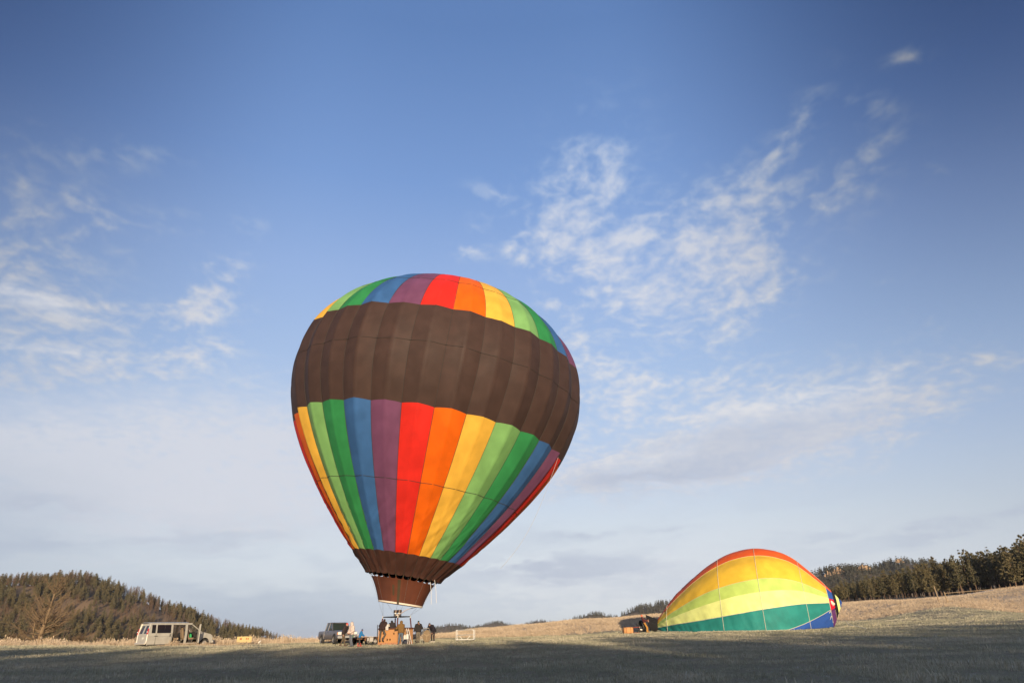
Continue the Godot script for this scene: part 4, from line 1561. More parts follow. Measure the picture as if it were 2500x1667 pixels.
# looks: skin, top, top_name, legs, shoes, hat ("cap", "hood", "hair", "knit"), hat_colour, turn (head yaw), nod
func person(label: String, at: Vector3, yaw: float, tall: float, pose: Dictionary, looks: Dictionary) -> Node3D:
	var s := tall / 1.75
	var j := {}
	for k in STAND:
		j[k] = pose.get(k, STAND[k]) * s
	var o := thing("person", label, "person", at, yaw)
	var skin := mat("skin", Color(0.50, 0.27, 0.19), 0.6)
	var head := Basis.from_euler(Vector3(looks.get("nod", 0.0), looks.get("turn", 0.0), 0))
	# body
	var mb := MB.new()
	var bones := [
		[j.pelvis + Vector3(-0.05, 0, 0) * s, j.pelvis + Vector3(0.05, 0, 0) * s, 0.11 * s, 0.11 * s], [j.pelvis, j.chest, 0.115 * s, 0.13 * s], [j.chest, j.neck, 0.125 * s, 0.06 * s],
		[j.ls, j.rs, 0.06 * s, 0.06 * s], [j.neck, j.head, 0.055 * s, 0.055 * s],
	]
	for q in ["l", "r"]:
		bones.append([j[q + "s"], j[q + "e"], 0.047 * s, 0.037 * s])
		bones.append([j[q + "e"], j[q + "w"], 0.037 * s, 0.026 * s])
		bones.append([j[q + "h"], j[q + "k"], 0.078 * s, 0.052 * s])
		bones.append([j[q + "k"], j[q + "a"], 0.052 * s, 0.036 * s])
		bones.append([j[q + "a"], j[q + "a"] + j[q + "f"] * 0.8, 0.036 * s, 0.028 * s])
	flesh(mb, bones, 0.03, 60.0)
	head_shape(mb, j.head, head, s)
	for q in ["l", "r"]:
		var d: Vector3 = (j[q + "w"] - j[q + "e"]).normalized()
		var inward: Vector3 = Vector3(-1 if q == "l" else 1, 0, 0.15)
		if absf(inward.normalized().dot(d)) > 0.8:
			inward = Vector3(0, -1, 0)
		hand_shape(mb, j[q + "w"], d, inward, s * 1.08, 1.0 if q == "l" else -1.0)
	obj("body", mb, skin, o)
	# top
	var top := MB.new()
	var bulk: float = looks.get("bulk", 1.0) * s
	var w := Vector3(0.075, 0, 0) * bulk
	var tb := [
		[j.pelvis + Vector3(0, 0.02, 0) - w, j.chest - w, 0.118 * bulk, 0.122 * bulk], [j.pelvis + Vector3(0, 0.02, 0) + w, j.chest + w, 0.118 * bulk, 0.122 * bulk], [j.chest - w, j.neck - w * 0.3, 0.12 * bulk, 0.07 * bulk], [j.chest + w, j.neck + w * 0.3, 0.12 * bulk, 0.07 * bulk],
		[j.ls, j.rs, 0.075 * bulk, 0.075 * bulk],
	]
	for q in ["l", "r"]:
		tb.append([j[q + "s"], j[q + "e"], 0.072 * bulk, 0.06 * bulk])
		tb.append([j[q + "e"], (j[q + "e"] as Vector3).lerp(j[q + "w"], 0.95), 0.06 * bulk, 0.046 * bulk])
	if looks.hat == "hood":
		tb.append([j.head + head * Vector3(0, 0.02, -0.035) * s, j.neck + Vector3(0, 0.03, -0.03) * s, 0.115 * s, 0.10 * s])
		tb.append([j.head + head * Vector3(0, 0.03, 0.02) * s, j.head + head * Vector3(0, 0.03, -0.02) * s, 0.10 * s, 0.11 * s])
	else:
		tb.append([j.neck + Vector3(0, -0.02, -0.01), j.neck + Vector3(0, 0.035, -0.01) * s, 0.078 * s, 0.068 * s])
	flesh(top, tb, 0.027, 46.0)
	obj(looks.get("top_name", "jacket"), top, grain("cloth" + str(looks.top), looks.top * 1.1, looks.top * 0.8, 0.03, 1.0, 0.9), o)
	# trousers
	var leg := MB.new()
	var lb := [[j.pelvis - Vector3(0.06, 0.01, 0) * s, j.pelvis + Vector3(0.06, -0.01, 0) * s, 0.122 * s, 0.122 * s]]
	for q in ["l", "r"]:
		lb.append([j[q + "h"], j[q + "k"], 0.095 * s, 0.07 * s])
		lb.append([j[q + "k"], (j[q + "k"] as Vector3).lerp(j[q + "a"], 0.95), 0.068 * s, 0.06 * s])
	flesh(leg, lb, 0.027, 55.0)
	obj("trousers", leg, grain("cloth" + str(looks.legs), looks.legs * 1.1, looks.legs * 0.8, 0.03, 1.0, 0.9), o)
	for q in ["l", "r"]:
		var shoe := MB.new()
		var a: Vector3 = j[q + "a"]
		var t: Vector3 = a + j[q + "f"]
		var tops: float = looks.get("boot", 0.10) * s
		flesh(shoe, [[a + Vector3(0, -0.03, -0.03) * s, t, 0.048 * s, 0.042 * s], [a + Vector3(0, tops, 0), a, 0.056 * s, 0.056 * s]], 0.022, 70.0)
		obj("boot", shoe, mat("shoe" + str(looks.shoes), looks.shoes, 0.7), o)
	var hm := mat("hat" + str(looks.get("hat_colour", Color.BLACK)), looks.get("hat_colour", Color(0.02, 0.015, 0.012)), 0.9)
	if looks.hat in ["cap", "knit", "hair"]:
		var hat := MB.new()
		var low := 0.035 if looks.hat == "cap" else 0.0
		hat.stack([[low - 0.02, 0.083, 0.105], [low + 0.03, 0.084, 0.107], [0.085, 0.072, 0.092], [0.115, 0.048, 0.062], [0.128, 0.01, 0.012]].map(func(l): return [l[0] * s, l[1] * s, l[2] * s, 0.0, -0.004 * s]), 14, j.head, head)
		if looks.hat == "cap":
			hat.stack([[0.028, 0.06, 0.075, 0.0, 0.12], [0.036, 0.058, 0.072, 0.0, 0.12]].map(func(l): return [l[0] * s, l[1] * s, l[2] * s, 0.0, l[4] * s]), 14, j.head, head)
		if looks.hat == "hair":
			hat.stack([[-0.10, 0.05, 0.03, 0.0, -0.075], [-0.03, 0.078, 0.05, 0.0, -0.06], [0.03, 0.08, 0.06, 0.0, -0.05]].map(func(l): return [l[0] * s, l[1] * s, l[2] * s, 0.0, l[4] * s]), 12, j.head, head)
		obj("hair" if looks.hat == "hair" else "hat", hat, hm, o)
	return o


func make_people() -> void:
	var brown_legs := Color(0.13, 0.095, 0.06)
	# by the pickup truck
	person("person in red cap, dark jacket and brown trousers standing by the grey pickup truck", on(-15.0, -60.7), 1.35, 1.84, {
		"chest": Vector3(0, 1.27, 0.10), "neck": Vector3(0, 1.45, 0.17), "head": Vector3(0, 1.60, 0.25), "ls": Vector3(0.185, 1.40, 0.14), "rs": Vector3(-0.185, 1.40, 0.14),
		"le": Vector3(0.24, 1.13, 0.10), "lw": Vector3(0.20, 0.93, 0.30), "re": Vector3(-0.25, 1.13, 0.06), "rw": Vector3(-0.26, 0.88, 0.10), "la": Vector3(0.13, 0.085, 0.10), "ra": Vector3(-0.13, 0.085, -0.16),
	}, {"top": Color(0.04, 0.026, 0.026), "legs": brown_legs, "bulk": 1.15, "shoes": Color(0.10, 0.05, 0.035), "hat": "cap", "hat_colour": Color(0.60, 0.06, 0.05), "nod": 0.1})
	person("person in pale beige hooded jacket with the hood up beside the truck's front", on(-14.15, -59.9), -0.75, 1.88, {
		"le": Vector3(0.30, 1.14, 0.03), "lw": Vector3(0.16, 0.98, 0.24), "re": Vector3(-0.30, 1.14, 0.03), "rw": Vector3(-0.12, 0.98, 0.25), "lk": Vector3(0.16, 0.50, 0.08), "la": Vector3(0.22, 0.085, 0.0), "rk": Vector3(-0.13, 0.5, 0.0), "ra": Vector3(-0.17, 0.085, -0.14),
	}, {"top": Color(0.66, 0.52, 0.44), "legs": Color(0.13, 0.14, 0.165), "shoes": Color(0.09, 0.10, 0.12), "hat": "hood", "bulk": 1.32, "nod": 0.2})
	person("child in bright blue jacket and red boots reaching towards the trailer", on(-13.55, -60.4), 1.75, 1.36, {
		"chest": Vector3(0, 1.26, 0.12), "neck": Vector3(0, 1.44, 0.18), "head": Vector3(0, 1.59, 0.23), "ls": Vector3(0.185, 1.39, 0.15), "rs": Vector3(-0.185, 1.39, 0.15),
		"le": Vector3(0.24, 1.16, 0.30), "lw": Vector3(0.20, 1.0, 0.52), "re": Vector3(-0.25, 1.14, 0.26), "rw": Vector3(-0.2, 0.98, 0.48), "la": Vector3(0.13, 0.085, 0.12), "ra": Vector3(-0.13, 0.085, -0.12),
	}, {"top": Color(0.018, 0.17, 0.42), "legs": Color(0.07, 0.06, 0.055), "shoes": Color(0.60, 0.05, 0.04), "boot": 0.22, "hat": "knit", "hat_colour": Color(0.025, 0.035, 0.09), "bulk": 1.25, "nod": 0.2})
	# at the basket
	person("person in dark brown jacket climbing over the basket's front wall, back to view", on(-12.34, -63.72, 0.30), PI - 0.35, 1.92, {
		"pelvis": Vector3(0, 0.95, 0), "chest": Vector3(0, 1.26, 0.16), "neck": Vector3(0, 1.43, 0.25), "head": Vector3(0, 1.56, 0.34), "ls": Vector3(0.20, 1.37, 0.22), "rs": Vector3(-0.20, 1.37, 0.22),
		"le": Vector3(0.34, 1.16, 0.20), "lw": Vector3(0.30, 1.0, 0.40), "re": Vector3(-0.34, 1.16, 0.20), "rw": Vector3(-0.30, 1.0, 0.40), "rk": Vector3(-0.24, 0.52, 0.16), "ra": Vector3(-0.16, 0.14, -0.10), "rf": Vector3(-0.02, -0.12, 0.15), "lk": Vector3(0.16, 0.48, 0.05), "la": Vector3(0.17, 0.085, 0.0),
	}, {"top": Color(0.036, 0.016, 0.014), "legs": Color(0.085, 0.078, 0.068), "shoes": Color(0.05, 0.04, 0.035), "hat": "hair", "hat_colour": Color(0.05, 0.02, 0.02), "bulk": 1.42, "nod": 0.5})
	person("person with black hair and dark jacket standing inside the basket", on(-11.62, -64.75, 0.14), PI + 0.25, 1.92, {
		"chest": Vector3(0, 1.27, 0.05), "head": Vector3(0.03, 1.58, 0.10), "le": Vector3(0.30, 1.15, 0.08), "lw": Vector3(0.22, 1.05, 0.30), "re": Vector3(-0.29, 1.15, 0.08), "rw": Vector3(-0.24, 1.08, 0.30),
	}, {"top": Color(0.03, 0.022, 0.025), "legs": Color(0.05, 0.05, 0.06), "shoes": Color(0.04, 0.04, 0.04), "hat": "hair", "hat_colour": Color(0.012, 0.011, 0.014), "bulk": 1.32, "turn": 0.6, "nod": 0.3})
	person("person in tan hooded jacket and blue jeans at the basket's right corner, back to view", on(-10.42, -62.55), PI + 0.35, 1.93, {
		"re": Vector3(-0.24, 1.16, 0.16), "rw": Vector3(-0.10, 1.12, 0.36), "le": Vector3(0.34, 1.20, 0.12), "lw": Vector3(0.42, 1.13, 0.36), "la": Vector3(0.15, 0.085, 0.06), "ra": Vector3(-0.14, 0.085, -0.08),
	}, {"top": Color(0.19, 0.10, 0.028), "legs": Color(0.12, 0.155, 0.20), "shoes": Color(0.07, 0.06, 0.055), "hat": "hood", "bulk": 1.30})
	person("person in black jacket, green cap and grey trousers walking with a hand at the face", on(-9.25, -65.0), 0.15, 1.88, {
		"le": Vector3(0.32, 1.16, 0.06), "lw": Vector3(0.10, 1.42, 0.22), "re": Vector3(-0.29, 1.14, 0.0), "rw": Vector3(-0.36, 0.90, 0.06), "lk": Vector3(0.09, 0.5, 0.06), "la": Vector3(0.06, 0.085, 0.06), "rk": Vector3(-0.09, 0.5, 0.03), "ra": Vector3(-0.09, 0.085, -0.12),
	}, {"top": Color(0.026, 0.02, 0.019), "legs": Color(0.17, 0.14, 0.105), "shoes": Color(0.03, 0.028, 0.028), "hat": "cap", "hat_colour": Color(0.02, 0.05, 0.03), "bulk": 1.34, "nod": 0.15})
	person("person in navy jacket, grey cap and white shoes bending over the inflator fan", on(-8.0, -65.75), -0.62, 1.90, {
		"pelvis": Vector3(0, 0.92, -0.08), "chest": Vector3(0, 1.16, 0.16), "neck": Vector3(0, 1.29, 0.31), "head": Vector3(0, 1.38, 0.44), "ls": Vector3(0.2, 1.27, 0.26), "rs": Vector3(-0.2, 1.27, 0.26),
		"le": Vector3(0.30, 1.0, 0.28), "lw": Vector3(0.26, 0.78, 0.36), "re": Vector3(-0.27, 1.0, 0.32), "rw": Vector3(-0.16, 0.85, 0.46), "lh": Vector3(0.095, 0.89, -0.08), "rh": Vector3(-0.095, 0.89, -0.08), "lk": Vector3(0.14, 0.48, 0.03), "rk": Vector3(-0.14, 0.48, 0.03),
	}, {"top": Color(0.018, 0.014, 0.022), "legs": Color(0.045, 0.03, 0.03), "shoes": Color(0.7, 0.62, 0.52), "hat": "cap", "hat_colour": Color(0.10, 0.08, 0.085), "bulk": 1.32, "nod": 0.55})
	# at the lying balloon
	person("person in orange hat, maroon top and mustard trousers holding open the lying balloon's mouth", on(14.0, -78.6), 1.45, 1.85, {
		"pelvis": Vector3(0, 0.95, -0.16), "lh": Vector3(0.095, 0.92, -0.16), "rh": Vector3(-0.095, 0.92, -0.16), "chest": Vector3(0, 1.26, -0.28), "neck": Vector3(0, 1.45, -0.36), "head": Vector3(0, 1.60, -0.38), "ls": Vector3(0.185, 1.40, -0.34), "rs": Vector3(-0.185, 1.40, -0.34), "le": Vector3(0.24, 1.20, -0.08), "lw": Vector3(0.18, 1.20, 0.20), "re": Vector3(-0.26, 1.16, -0.1), "rw": Vector3(-0.2, 1.08, 0.18), "lk": Vector3(0.1, 0.5, 0.10), "la": Vector3(0.1, 0.085, 0.12), "ra": Vector3(-0.12, 0.085, 0.0),
	}, {"top": Color(0.11, 0.028, 0.028), "legs": Color(0.50, 0.24, 0.05), "shoes": Color(0.42, 0.2, 0.05), "hat": "knit", "hat_colour": Color(0.75, 0.14, 0.06)})


# ---------------------------------------------------------------- vehicles
func wheel(parent: Node3D, c: Vector3, r: float, w: float, side: float) -> void:
	var hub := obj("wheel", null, null, parent)
	hub.position = c
	var t := MB.new()
	t.lathe([[-w * 0.5, r * 0.62], [-w * 0.5, r * 0.92], [-w * 0.36, r], [w * 0.36, r], [w * 0.5, r * 0.92], [w * 0.5, r * 0.62]], Vector3.ZERO, Vector3(0, 0, side), 22)
	obj("tyre", t, mat("rubber", Color(0.035, 0.032, 0.03), 0.9), hub)
	var m := MB.new()
	m.lathe([[-w * 0.1, 0.01], [w * 0.30, 0.05], [w * 0.34, r * 0.2], [w * 0.22, r * 0.3], [w * 0.28, r * 0.52], [w * 0.44, r * 0.6], [w * 0.46, r * 0.66]], Vector3.ZERO, Vector3(0, 0, side), 22)
	hub.mesh = m.done()
	hub.material_override = mat("rim_metal", Color(0.52, 0.48, 0.44), 0.4, 0.5)


# ring of a car body across its length: bottom/top heights, half widths at bottom, belt and top
func body_ring(x: float, y0: float, y1: float, w0: float, w1: float, round_off: float) -> PackedVector3Array:
	var r := PackedVector3Array()
	var half := [Vector2(w0 * 0.94, y0), Vector2(w0, y0 + 0.08), Vector2(lerpf(w0, w1, 0.5), lerpf(y0, y1, 0.5)), Vector2(w1, y1 - round_off), Vector2(w1 - round_off * 0.35, y1 - round_off * 0.3), Vector2(w1 - round_off, y1)]
	for p in half:
		r.append(Vector3(x, p.y, p.x))
	for i in range(half.size() - 1, -1, -1):
		r.append(Vector3(x, half[i].y, -half[i].x))
	return r


func make_van() -> void:
	var origin := on(-32.68, -67.64, -0.29)
	var o := thing("passenger_van", "dusty silver passenger van with side and front doors open, parked at the field's edge", "van", origin)
	var f := Vector3(0.63, 0, -0.777).normalized()
	o.basis = Basis(f, Vector3.UP, f.cross(Vector3.UP)).scaled_local(Vector3.ONE * 1.06)
	var paint := grain("silver_paint", Color(0.56, 0.52, 0.45), Color(0.48, 0.44, 0.375), 0.02, 0.3, 0.38)
	paint.metallic = 0.25
	var glass := mat("tinted_glass", Color(0.018, 0.016, 0.022), 0.08)
	var clear := mat("clear_glass", Color(0.5, 0.55, 0.52), 0.05)
	clear.transparency = BaseMaterial3D.TRANSPARENCY_ALPHA
	clear.albedo_color.a = 0.16
	var dark := mat("van_inside", Color(0.035, 0.028, 0.024), 0.9)
	var chrome := mat("cream_bumper", Color(0.62, 0.56, 0.48), 0.35, 0.3)
	var wide := func(y: float) -> float:
		return 1.0 - 0.14 * smoothstep(1.22, 2.1, y) - 0.03 * smoothstep(0.7, 0.3, y)
	var side := func(s: float) -> Callable:
		return func(x: float, y: float, q: int) -> Vector3: return Vector3(x, y, s * (wide.call(y) - 0.045 * (1 - q)))
	var rect := func(x0: float, y0: float, x1: float, y1: float) -> Array:
		return [Vector2(x0, y0), Vector2(x1, y0), Vector2(x1, y1), Vector2(x0, y1)]
	var arch := func(cx: float, r: float) -> Array:
		var a := []
		for i in 11:
			a.append(Vector2(cx + cos(PI * i / 10.0) * r, 0.37 + sin(PI * i / 10.0) * r))
		return a
	var fender: Array = [Vector2(1.5, 0.34), Vector2(1.5, 1.30), Vector2(1.85, 1.32), Vector2(2.65, 1.13), Vector2(2.86, 1.0), Vector2(2.90, 0.55), Vector2(2.78, 0.37)]
	fender.append_array(arch.call(2.2, 0.46))
	var body := MB.new()
	for s in [1.0, -1.0]:
		var m: Callable = side.call(s)
		body.plate(fender, m)
		body.plate(rect.call(-2.88, 0.30, -0.8, 0.8), m)
		body.plate(rect.call(-2.88, 0.8, -0.8, 1.25), m)
		body.plate(rect.call(-2.86, 1.92, 0.9, 2.06), m)
		for x in [[-2.86, -2.62], [-2.28, -2.16], [-0.96, -0.8], [0.3, 0.5]]:
			body.plate(rect.call(x[0], 1.25, x[1], 1.60), m)
			body.plate(rect.call(x[0], 1.60, x[1], 1.92), m)
		body.plate([Vector2(0.86, 1.92), Vector2(0.98, 1.92), Vector2(1.86, 1.31), Vector2(1.74, 1.31)], m)
		if s > 0:
			body.plate(rect.call(0.3, 0.34, 0.5, 1.25), m)
			body.plate(rect.call(-0.8, 0.30, 1.5, 0.44), m)
		else:
			body.plate(rect.call(-0.8, 0.30, 1.5, 0.8), m)
			body.plate(rect.call(-0.8, 0.8, 1.5, 1.25), m)
	var rings := []
	for x in [-2.88, -2.80, -1.5, 0.0, 0.6, 0.95]:
		var ring := PackedVector3Array()
		var drop: float = 0.05 if x < -2.85 else (0.12 if x > 0.9 else 0.0)
		for i in 13:
			var t := i / 6.0 - 1.0
			ring.append(Vector3(x, 2.14 - drop - 0.075 * pow(absf(t), 3.0), t * 0.868))
		rings.append(ring)
	body.loft(rings, false)
	rings = []
	for p in [[1.80, 1.34], [2.2, 1.26], [2.62, 1.14], [2.84, 1.02], [2.90, 0.9]]:
		var ring := PackedVector3Array()
		for i in 9:
			var t := i / 4.0 - 1.0
			ring.append(Vector3(p[0] + 0.02 - 0.12 * pow(absf(t), 3.0), p[1] + 0.02 - 0.05 * t * t, t * 0.985))
		rings.append(ring)
	body.loft(rings, false)
	obj("body", body, paint, o)
	# rear end: two doors with windows, rounded corner posts
	var back := func(y: float) -> float:
		return -2.93 + 0.20 * smoothstep(1.15, 2.1, y)
	var rear := func(z: float, y: float, q: int) -> Vector3: return Vector3(back.call(y) + 0.04 * (1 - q) , y, z)
	for s in [-1.0, 1.0]:
		var d := MB.new()
		var z0: float = 0.015 if s > 0 else -0.84
		var z1: float = 0.84 if s > 0 else -0.015
		d.plate(rect.call(z0, 0.52, z1, 1.22), rear)
		d.plate(rect.call(z0, 1.86, z1, 2.04), rear)
		for e in [[z0, z0 + 0.09], [z1 - 0.09, z1]]:
			d.plate(rect.call(e[0], 1.22, e[1], 1.86), rear)
		var door := obj("rear_door", d, paint, o)
		var p := MB.new()
		p.plate(rect.call(z0 + 0.09, 1.22, z1 - 0.09, 1.86), func(z: float, y: float, q: int) -> Vector3: return Vector3(back.call(y) + 0.035 - 0.012 * q, y, z))
		obj("window", p, glass, door)
		var post := MB.new()
		post.tube([Vector3(-2.9, 0.45, s * 0.92), Vector3(-2.9, 1.2, s * 0.92), Vector3(-2.82, 1.65, s * 0.875), Vector3(-2.72, 2.04, s * 0.81)], 0.075, 10)
		obj("corner_post", post, paint, o)
		var lamp := MB.new()
		lamp.tube([Vector3(-2.935, 1.16, s * 0.935), Vector3(-2.90, 1.42, s * 0.91), Vector3(-2.86, 1.62, s * 0.885)], 0.07, 8)
		var tl := obj("tail_lamp", lamp, mat("red_lens", Color(0.45, 0.012, 0.02), 0.25), o)
		var wl := MB.new()
		wl.box(Vector3(-2.985, 1.36, s * 0.935), Vector3(0.05, 0.09, 0.11), 0.01)
		obj("reverse_lens", wl, mat("white_lens", Color(0.75, 0.72, 0.7), 0.25), tl)
	var plate := MB.new()
	plate.box(Vector3(-2.96, 0.86, 0.25), Vector3(0.03, 0.16, 0.30), 0.006)
	obj("number_plate", plate, mat("plate_white", Color(0.72, 0.70, 0.62), 0.5), o)
	var bump := MB.new()
	bump.box(Vector3(-3.0, 0.44, 0), Vector3(0.16, 0.18, 1.96), 0.05)
	obj("rear_bumper", bump, chrome, o)
	bump = MB.new()
	bump.box(Vector3(2.98, 0.50, 0), Vector3(0.18, 0.22, 1.96), 0.05)
	obj("front_bumper", bump, chrome, o)
	var grille := MB.new()
	grille.box(Vector3(2.9, 0.84, 0), Vector3(0.06, 0.30, 1.3), 0.02)
	obj("grille", grille, mat("black_trim", Color(0.03, 0.03, 0.03), 0.6), o)
	for s in [-1.0, 1.0]:
		var h := MB.new()
		h.box(Vector3(2.88, 0.86, s * 0.80), Vector3(0.1, 0.24, 0.28), 0.03)
		var hl := obj("headlight", h, mat("lamp_glass", Color(0.6, 0.6, 0.58), 0.15), o)
		var a := MB.new()
		a.box(Vector3(2.86, 0.70, s * 0.90), Vector3(0.12, 0.10, 0.14), 0.02)
		obj("indicator", a, mat("amber_lens", Color(0.75, 0.26, 0.02), 0.3), hl)
	# side windows
	for s in [1.0, -1.0]:
		var inset := func(x: float, y: float, q: int) -> Vector3: return Vector3(x, y, s * (wide.call(y) - 0.03 + 0.008 * q))
		var list := [[-2.62, -2.28], [-2.16, -1.52], [-1.50, -0.96]]
		if s < 0:
			list.append([-0.8, 0.3])
			list.append([0.5, 0.94])
		for w in list:
			var p := MB.new()
			p.plate(rect.call(w[0], 1.25, w[1], 1.60), inset)
			p.plate(rect.call(w[0], 1.60, w[1], 1.92), inset)
			obj("window", p, glass if w[0] < -0.9 else clear, o)
	var ws := MB.new()
	ws.quad(Vector3(0.97, 2.02, 0.80), Vector3(0.97, 2.02, -0.80), Vector3(1.84, 1.33, -0.92), Vector3(1.84, 1.33, 0.92))
	obj("windshield", ws, clear, o)
	for h in [[-2.2, 1.02, 0.28], [-1.0, 1.06, 0.08]]:
		var hm := MB.new()
		hm.box(Vector3(h[0], h[1], 1.005), Vector3(h[2] if h[2] > 0.1 else 0.07, 0.05 if h[2] > 0.1 else 0.22, 0.035), 0.01)
		obj("door_handle", hm, mat("black_trim", Color(0.03, 0.03, 0.03), 0.6), o)
	for x in [-2.22, -0.86]:
		var gap := MB.new()
		gap.box(Vector3(x, 0.78, 1.004), Vector3(0.018, 0.92, 0.012))
		obj("door_seam", gap, dark, o)
	var sill := MB.new()
	sill.box(Vector3(-0.65, 0.33, 0.99), Vector3(4.3, 0.07, 0.05), 0.01)
	obj("sill", sill, mat("black_trim", Color(0.03, 0.03, 0.03), 0.6), o)
	var crease := MB.new()
	crease.box(Vector3(-1.85, 0.98, 1.003), Vector3(2.0, 0.02, 0.012), 0.004)
	obj("side_crease", crease, mat("dull_trim", Color(0.25, 0.23, 0.20), 0.5), o)
	# inside
	var floor_m := MB.new()
	floor_m.box(Vector3(-0.4, 0.40, 0), Vector3(4.6, 0.08, 1.86))
	floor_m.box(Vector3(1.62, 1.05, 0), Vector3(0.34, 0.5, 1.8), 0.06)
	floor_m.box(Vector3(-1.35, 1.0, 0), Vector3(0.06, 1.1, 1.7))
	obj("cabin_floor", floor_m, dark, o)
	var fab := grain("seat_cloth", Color(0.30, 0.21, 0.13), Color(0.24, 0.165, 0.105), 0.05, 1.0, 0.95)
	for p in [[-0.55, 0.0, 1.45], [0.82, 0.48, 0.5], [0.82, -0.48, 0.5]]:
		var st := MB.new()
		st.box(Vector3(p[0] + 0.25, 0.78, p[1]), Vector3(0.5, 0.16, p[2]), 0.05)
		var back_b := Basis(Vector3(0, 0, 1), 0.22)
		var seat := obj("seat", st, fab, o)
		var bk := MB.new()
		bk.box(Vector3(p[0] - 0.08, 1.18, p[1]), Vector3(0.13, 0.78, p[2]), 0.05, back_b)
		if p[2] < 1.0:
			bk.box(Vector3(p[0] - 0.17, 1.66, p[1]), Vector3(0.1, 0.2, 0.26), 0.04, back_b)
		obj("backrest", bk, fab, seat)
		var leg := MB.new()
		leg.box(Vector3(p[0] + 0.25, 0.57, p[1]), Vector3(0.4, 0.26, p[2] * 0.8), 0.02)
		obj("seat_base", leg, dark, seat)
	var sw := MB.new()
	var ring := []
	for i in 18:
		ring.append(Vector3(1.36, 1.22, -0.48) + Basis(Vector3(0, 0, 1), -0.5) * Vector3(0, cos(TAU * i / 18) * 0.19, sin(TAU * i / 18) * 0.19))
	sw.tube(ring, 0.016, 6, false, true)
	obj("steering_wheel", sw, dark, o)
	# front door, swung open
	var hinge := Vector3(1.47, 0, 1.0)
	var dir := Vector3(-0.33, 0, 0.944)
	var nrm := dir.cross(Vector3.UP)
	var dm := func(x: float, y: float, q: int) -> Vector3: return hinge + dir * x + nrm * (0.07 * q - 0.035) + Vector3(0, y, 0) - nrm * 0.10 * smoothstep(1.25, 2.0, y) * 0.0
	var door_mb := MB.new()
	door_mb.plate(rect.call(0.0, 0.42, 1.0, 1.25), dm)
	door_mb.plate(rect.call(0.92, 1.25, 1.0, 1.94), dm)
	door_mb.plate([Vector2(0.46, 1.86), Vector2(0.92, 1.86), Vector2(0.92, 1.94), Vector2(0.46, 1.94)], dm)
	door_mb.plate([Vector2(0.0, 1.25), Vector2(0.08, 1.25), Vector2(0.50, 1.88), Vector2(0.44, 1.92)], dm)
	var fd := obj("front_door", door_mb, paint, o)
	var pane := MB.new()
	pane.plate([Vector2(0.08, 1.25), Vector2(0.92, 1.25), Vector2(0.92, 1.86), Vector2(0.48, 1.86)], func(x: float, y: float, q: int) -> Vector3: return hinge + dir * x + nrm * (0.008 * q) + Vector3(0, y, 0))
	obj("window", pane, clear, fd)
	var mir := MB.new()
	mir.box(hinge + dir * 0.06 + nrm * 0.18 + Vector3(0, 1.32, 0), Vector3(0.12, 0.26, 0.2), 0.04)
	obj("mirror", mir, mat("black_trim", Color(0.03, 0.03, 0.03), 0.6), fd)
	for x in [2.2, -1.9]:
		for s in [-1.0, 1.0]:
			wheel(o, Vector3(x, 0.37, s * 0.84), 0.37, 0.25, s)
	var bag := obj("bag", null, null)
	var bm := MB.new()
	bm.stack([[0.0, 0.13, 0.10], [0.12, 0.15, 0.12], [0.26, 0.10, 0.08], [0.34, 0.03, 0.03]], 10)
	bag.mesh = bm.done()
	bag.material_override = mat("green_cloth", Color(0.03, 0.35, 0.10), 0.85)
	bag.position = o.transform * Vector3(1.05, 0.87, 0.5)
	tag(bag, "small green bag on the van's front passenger seat", "bag")


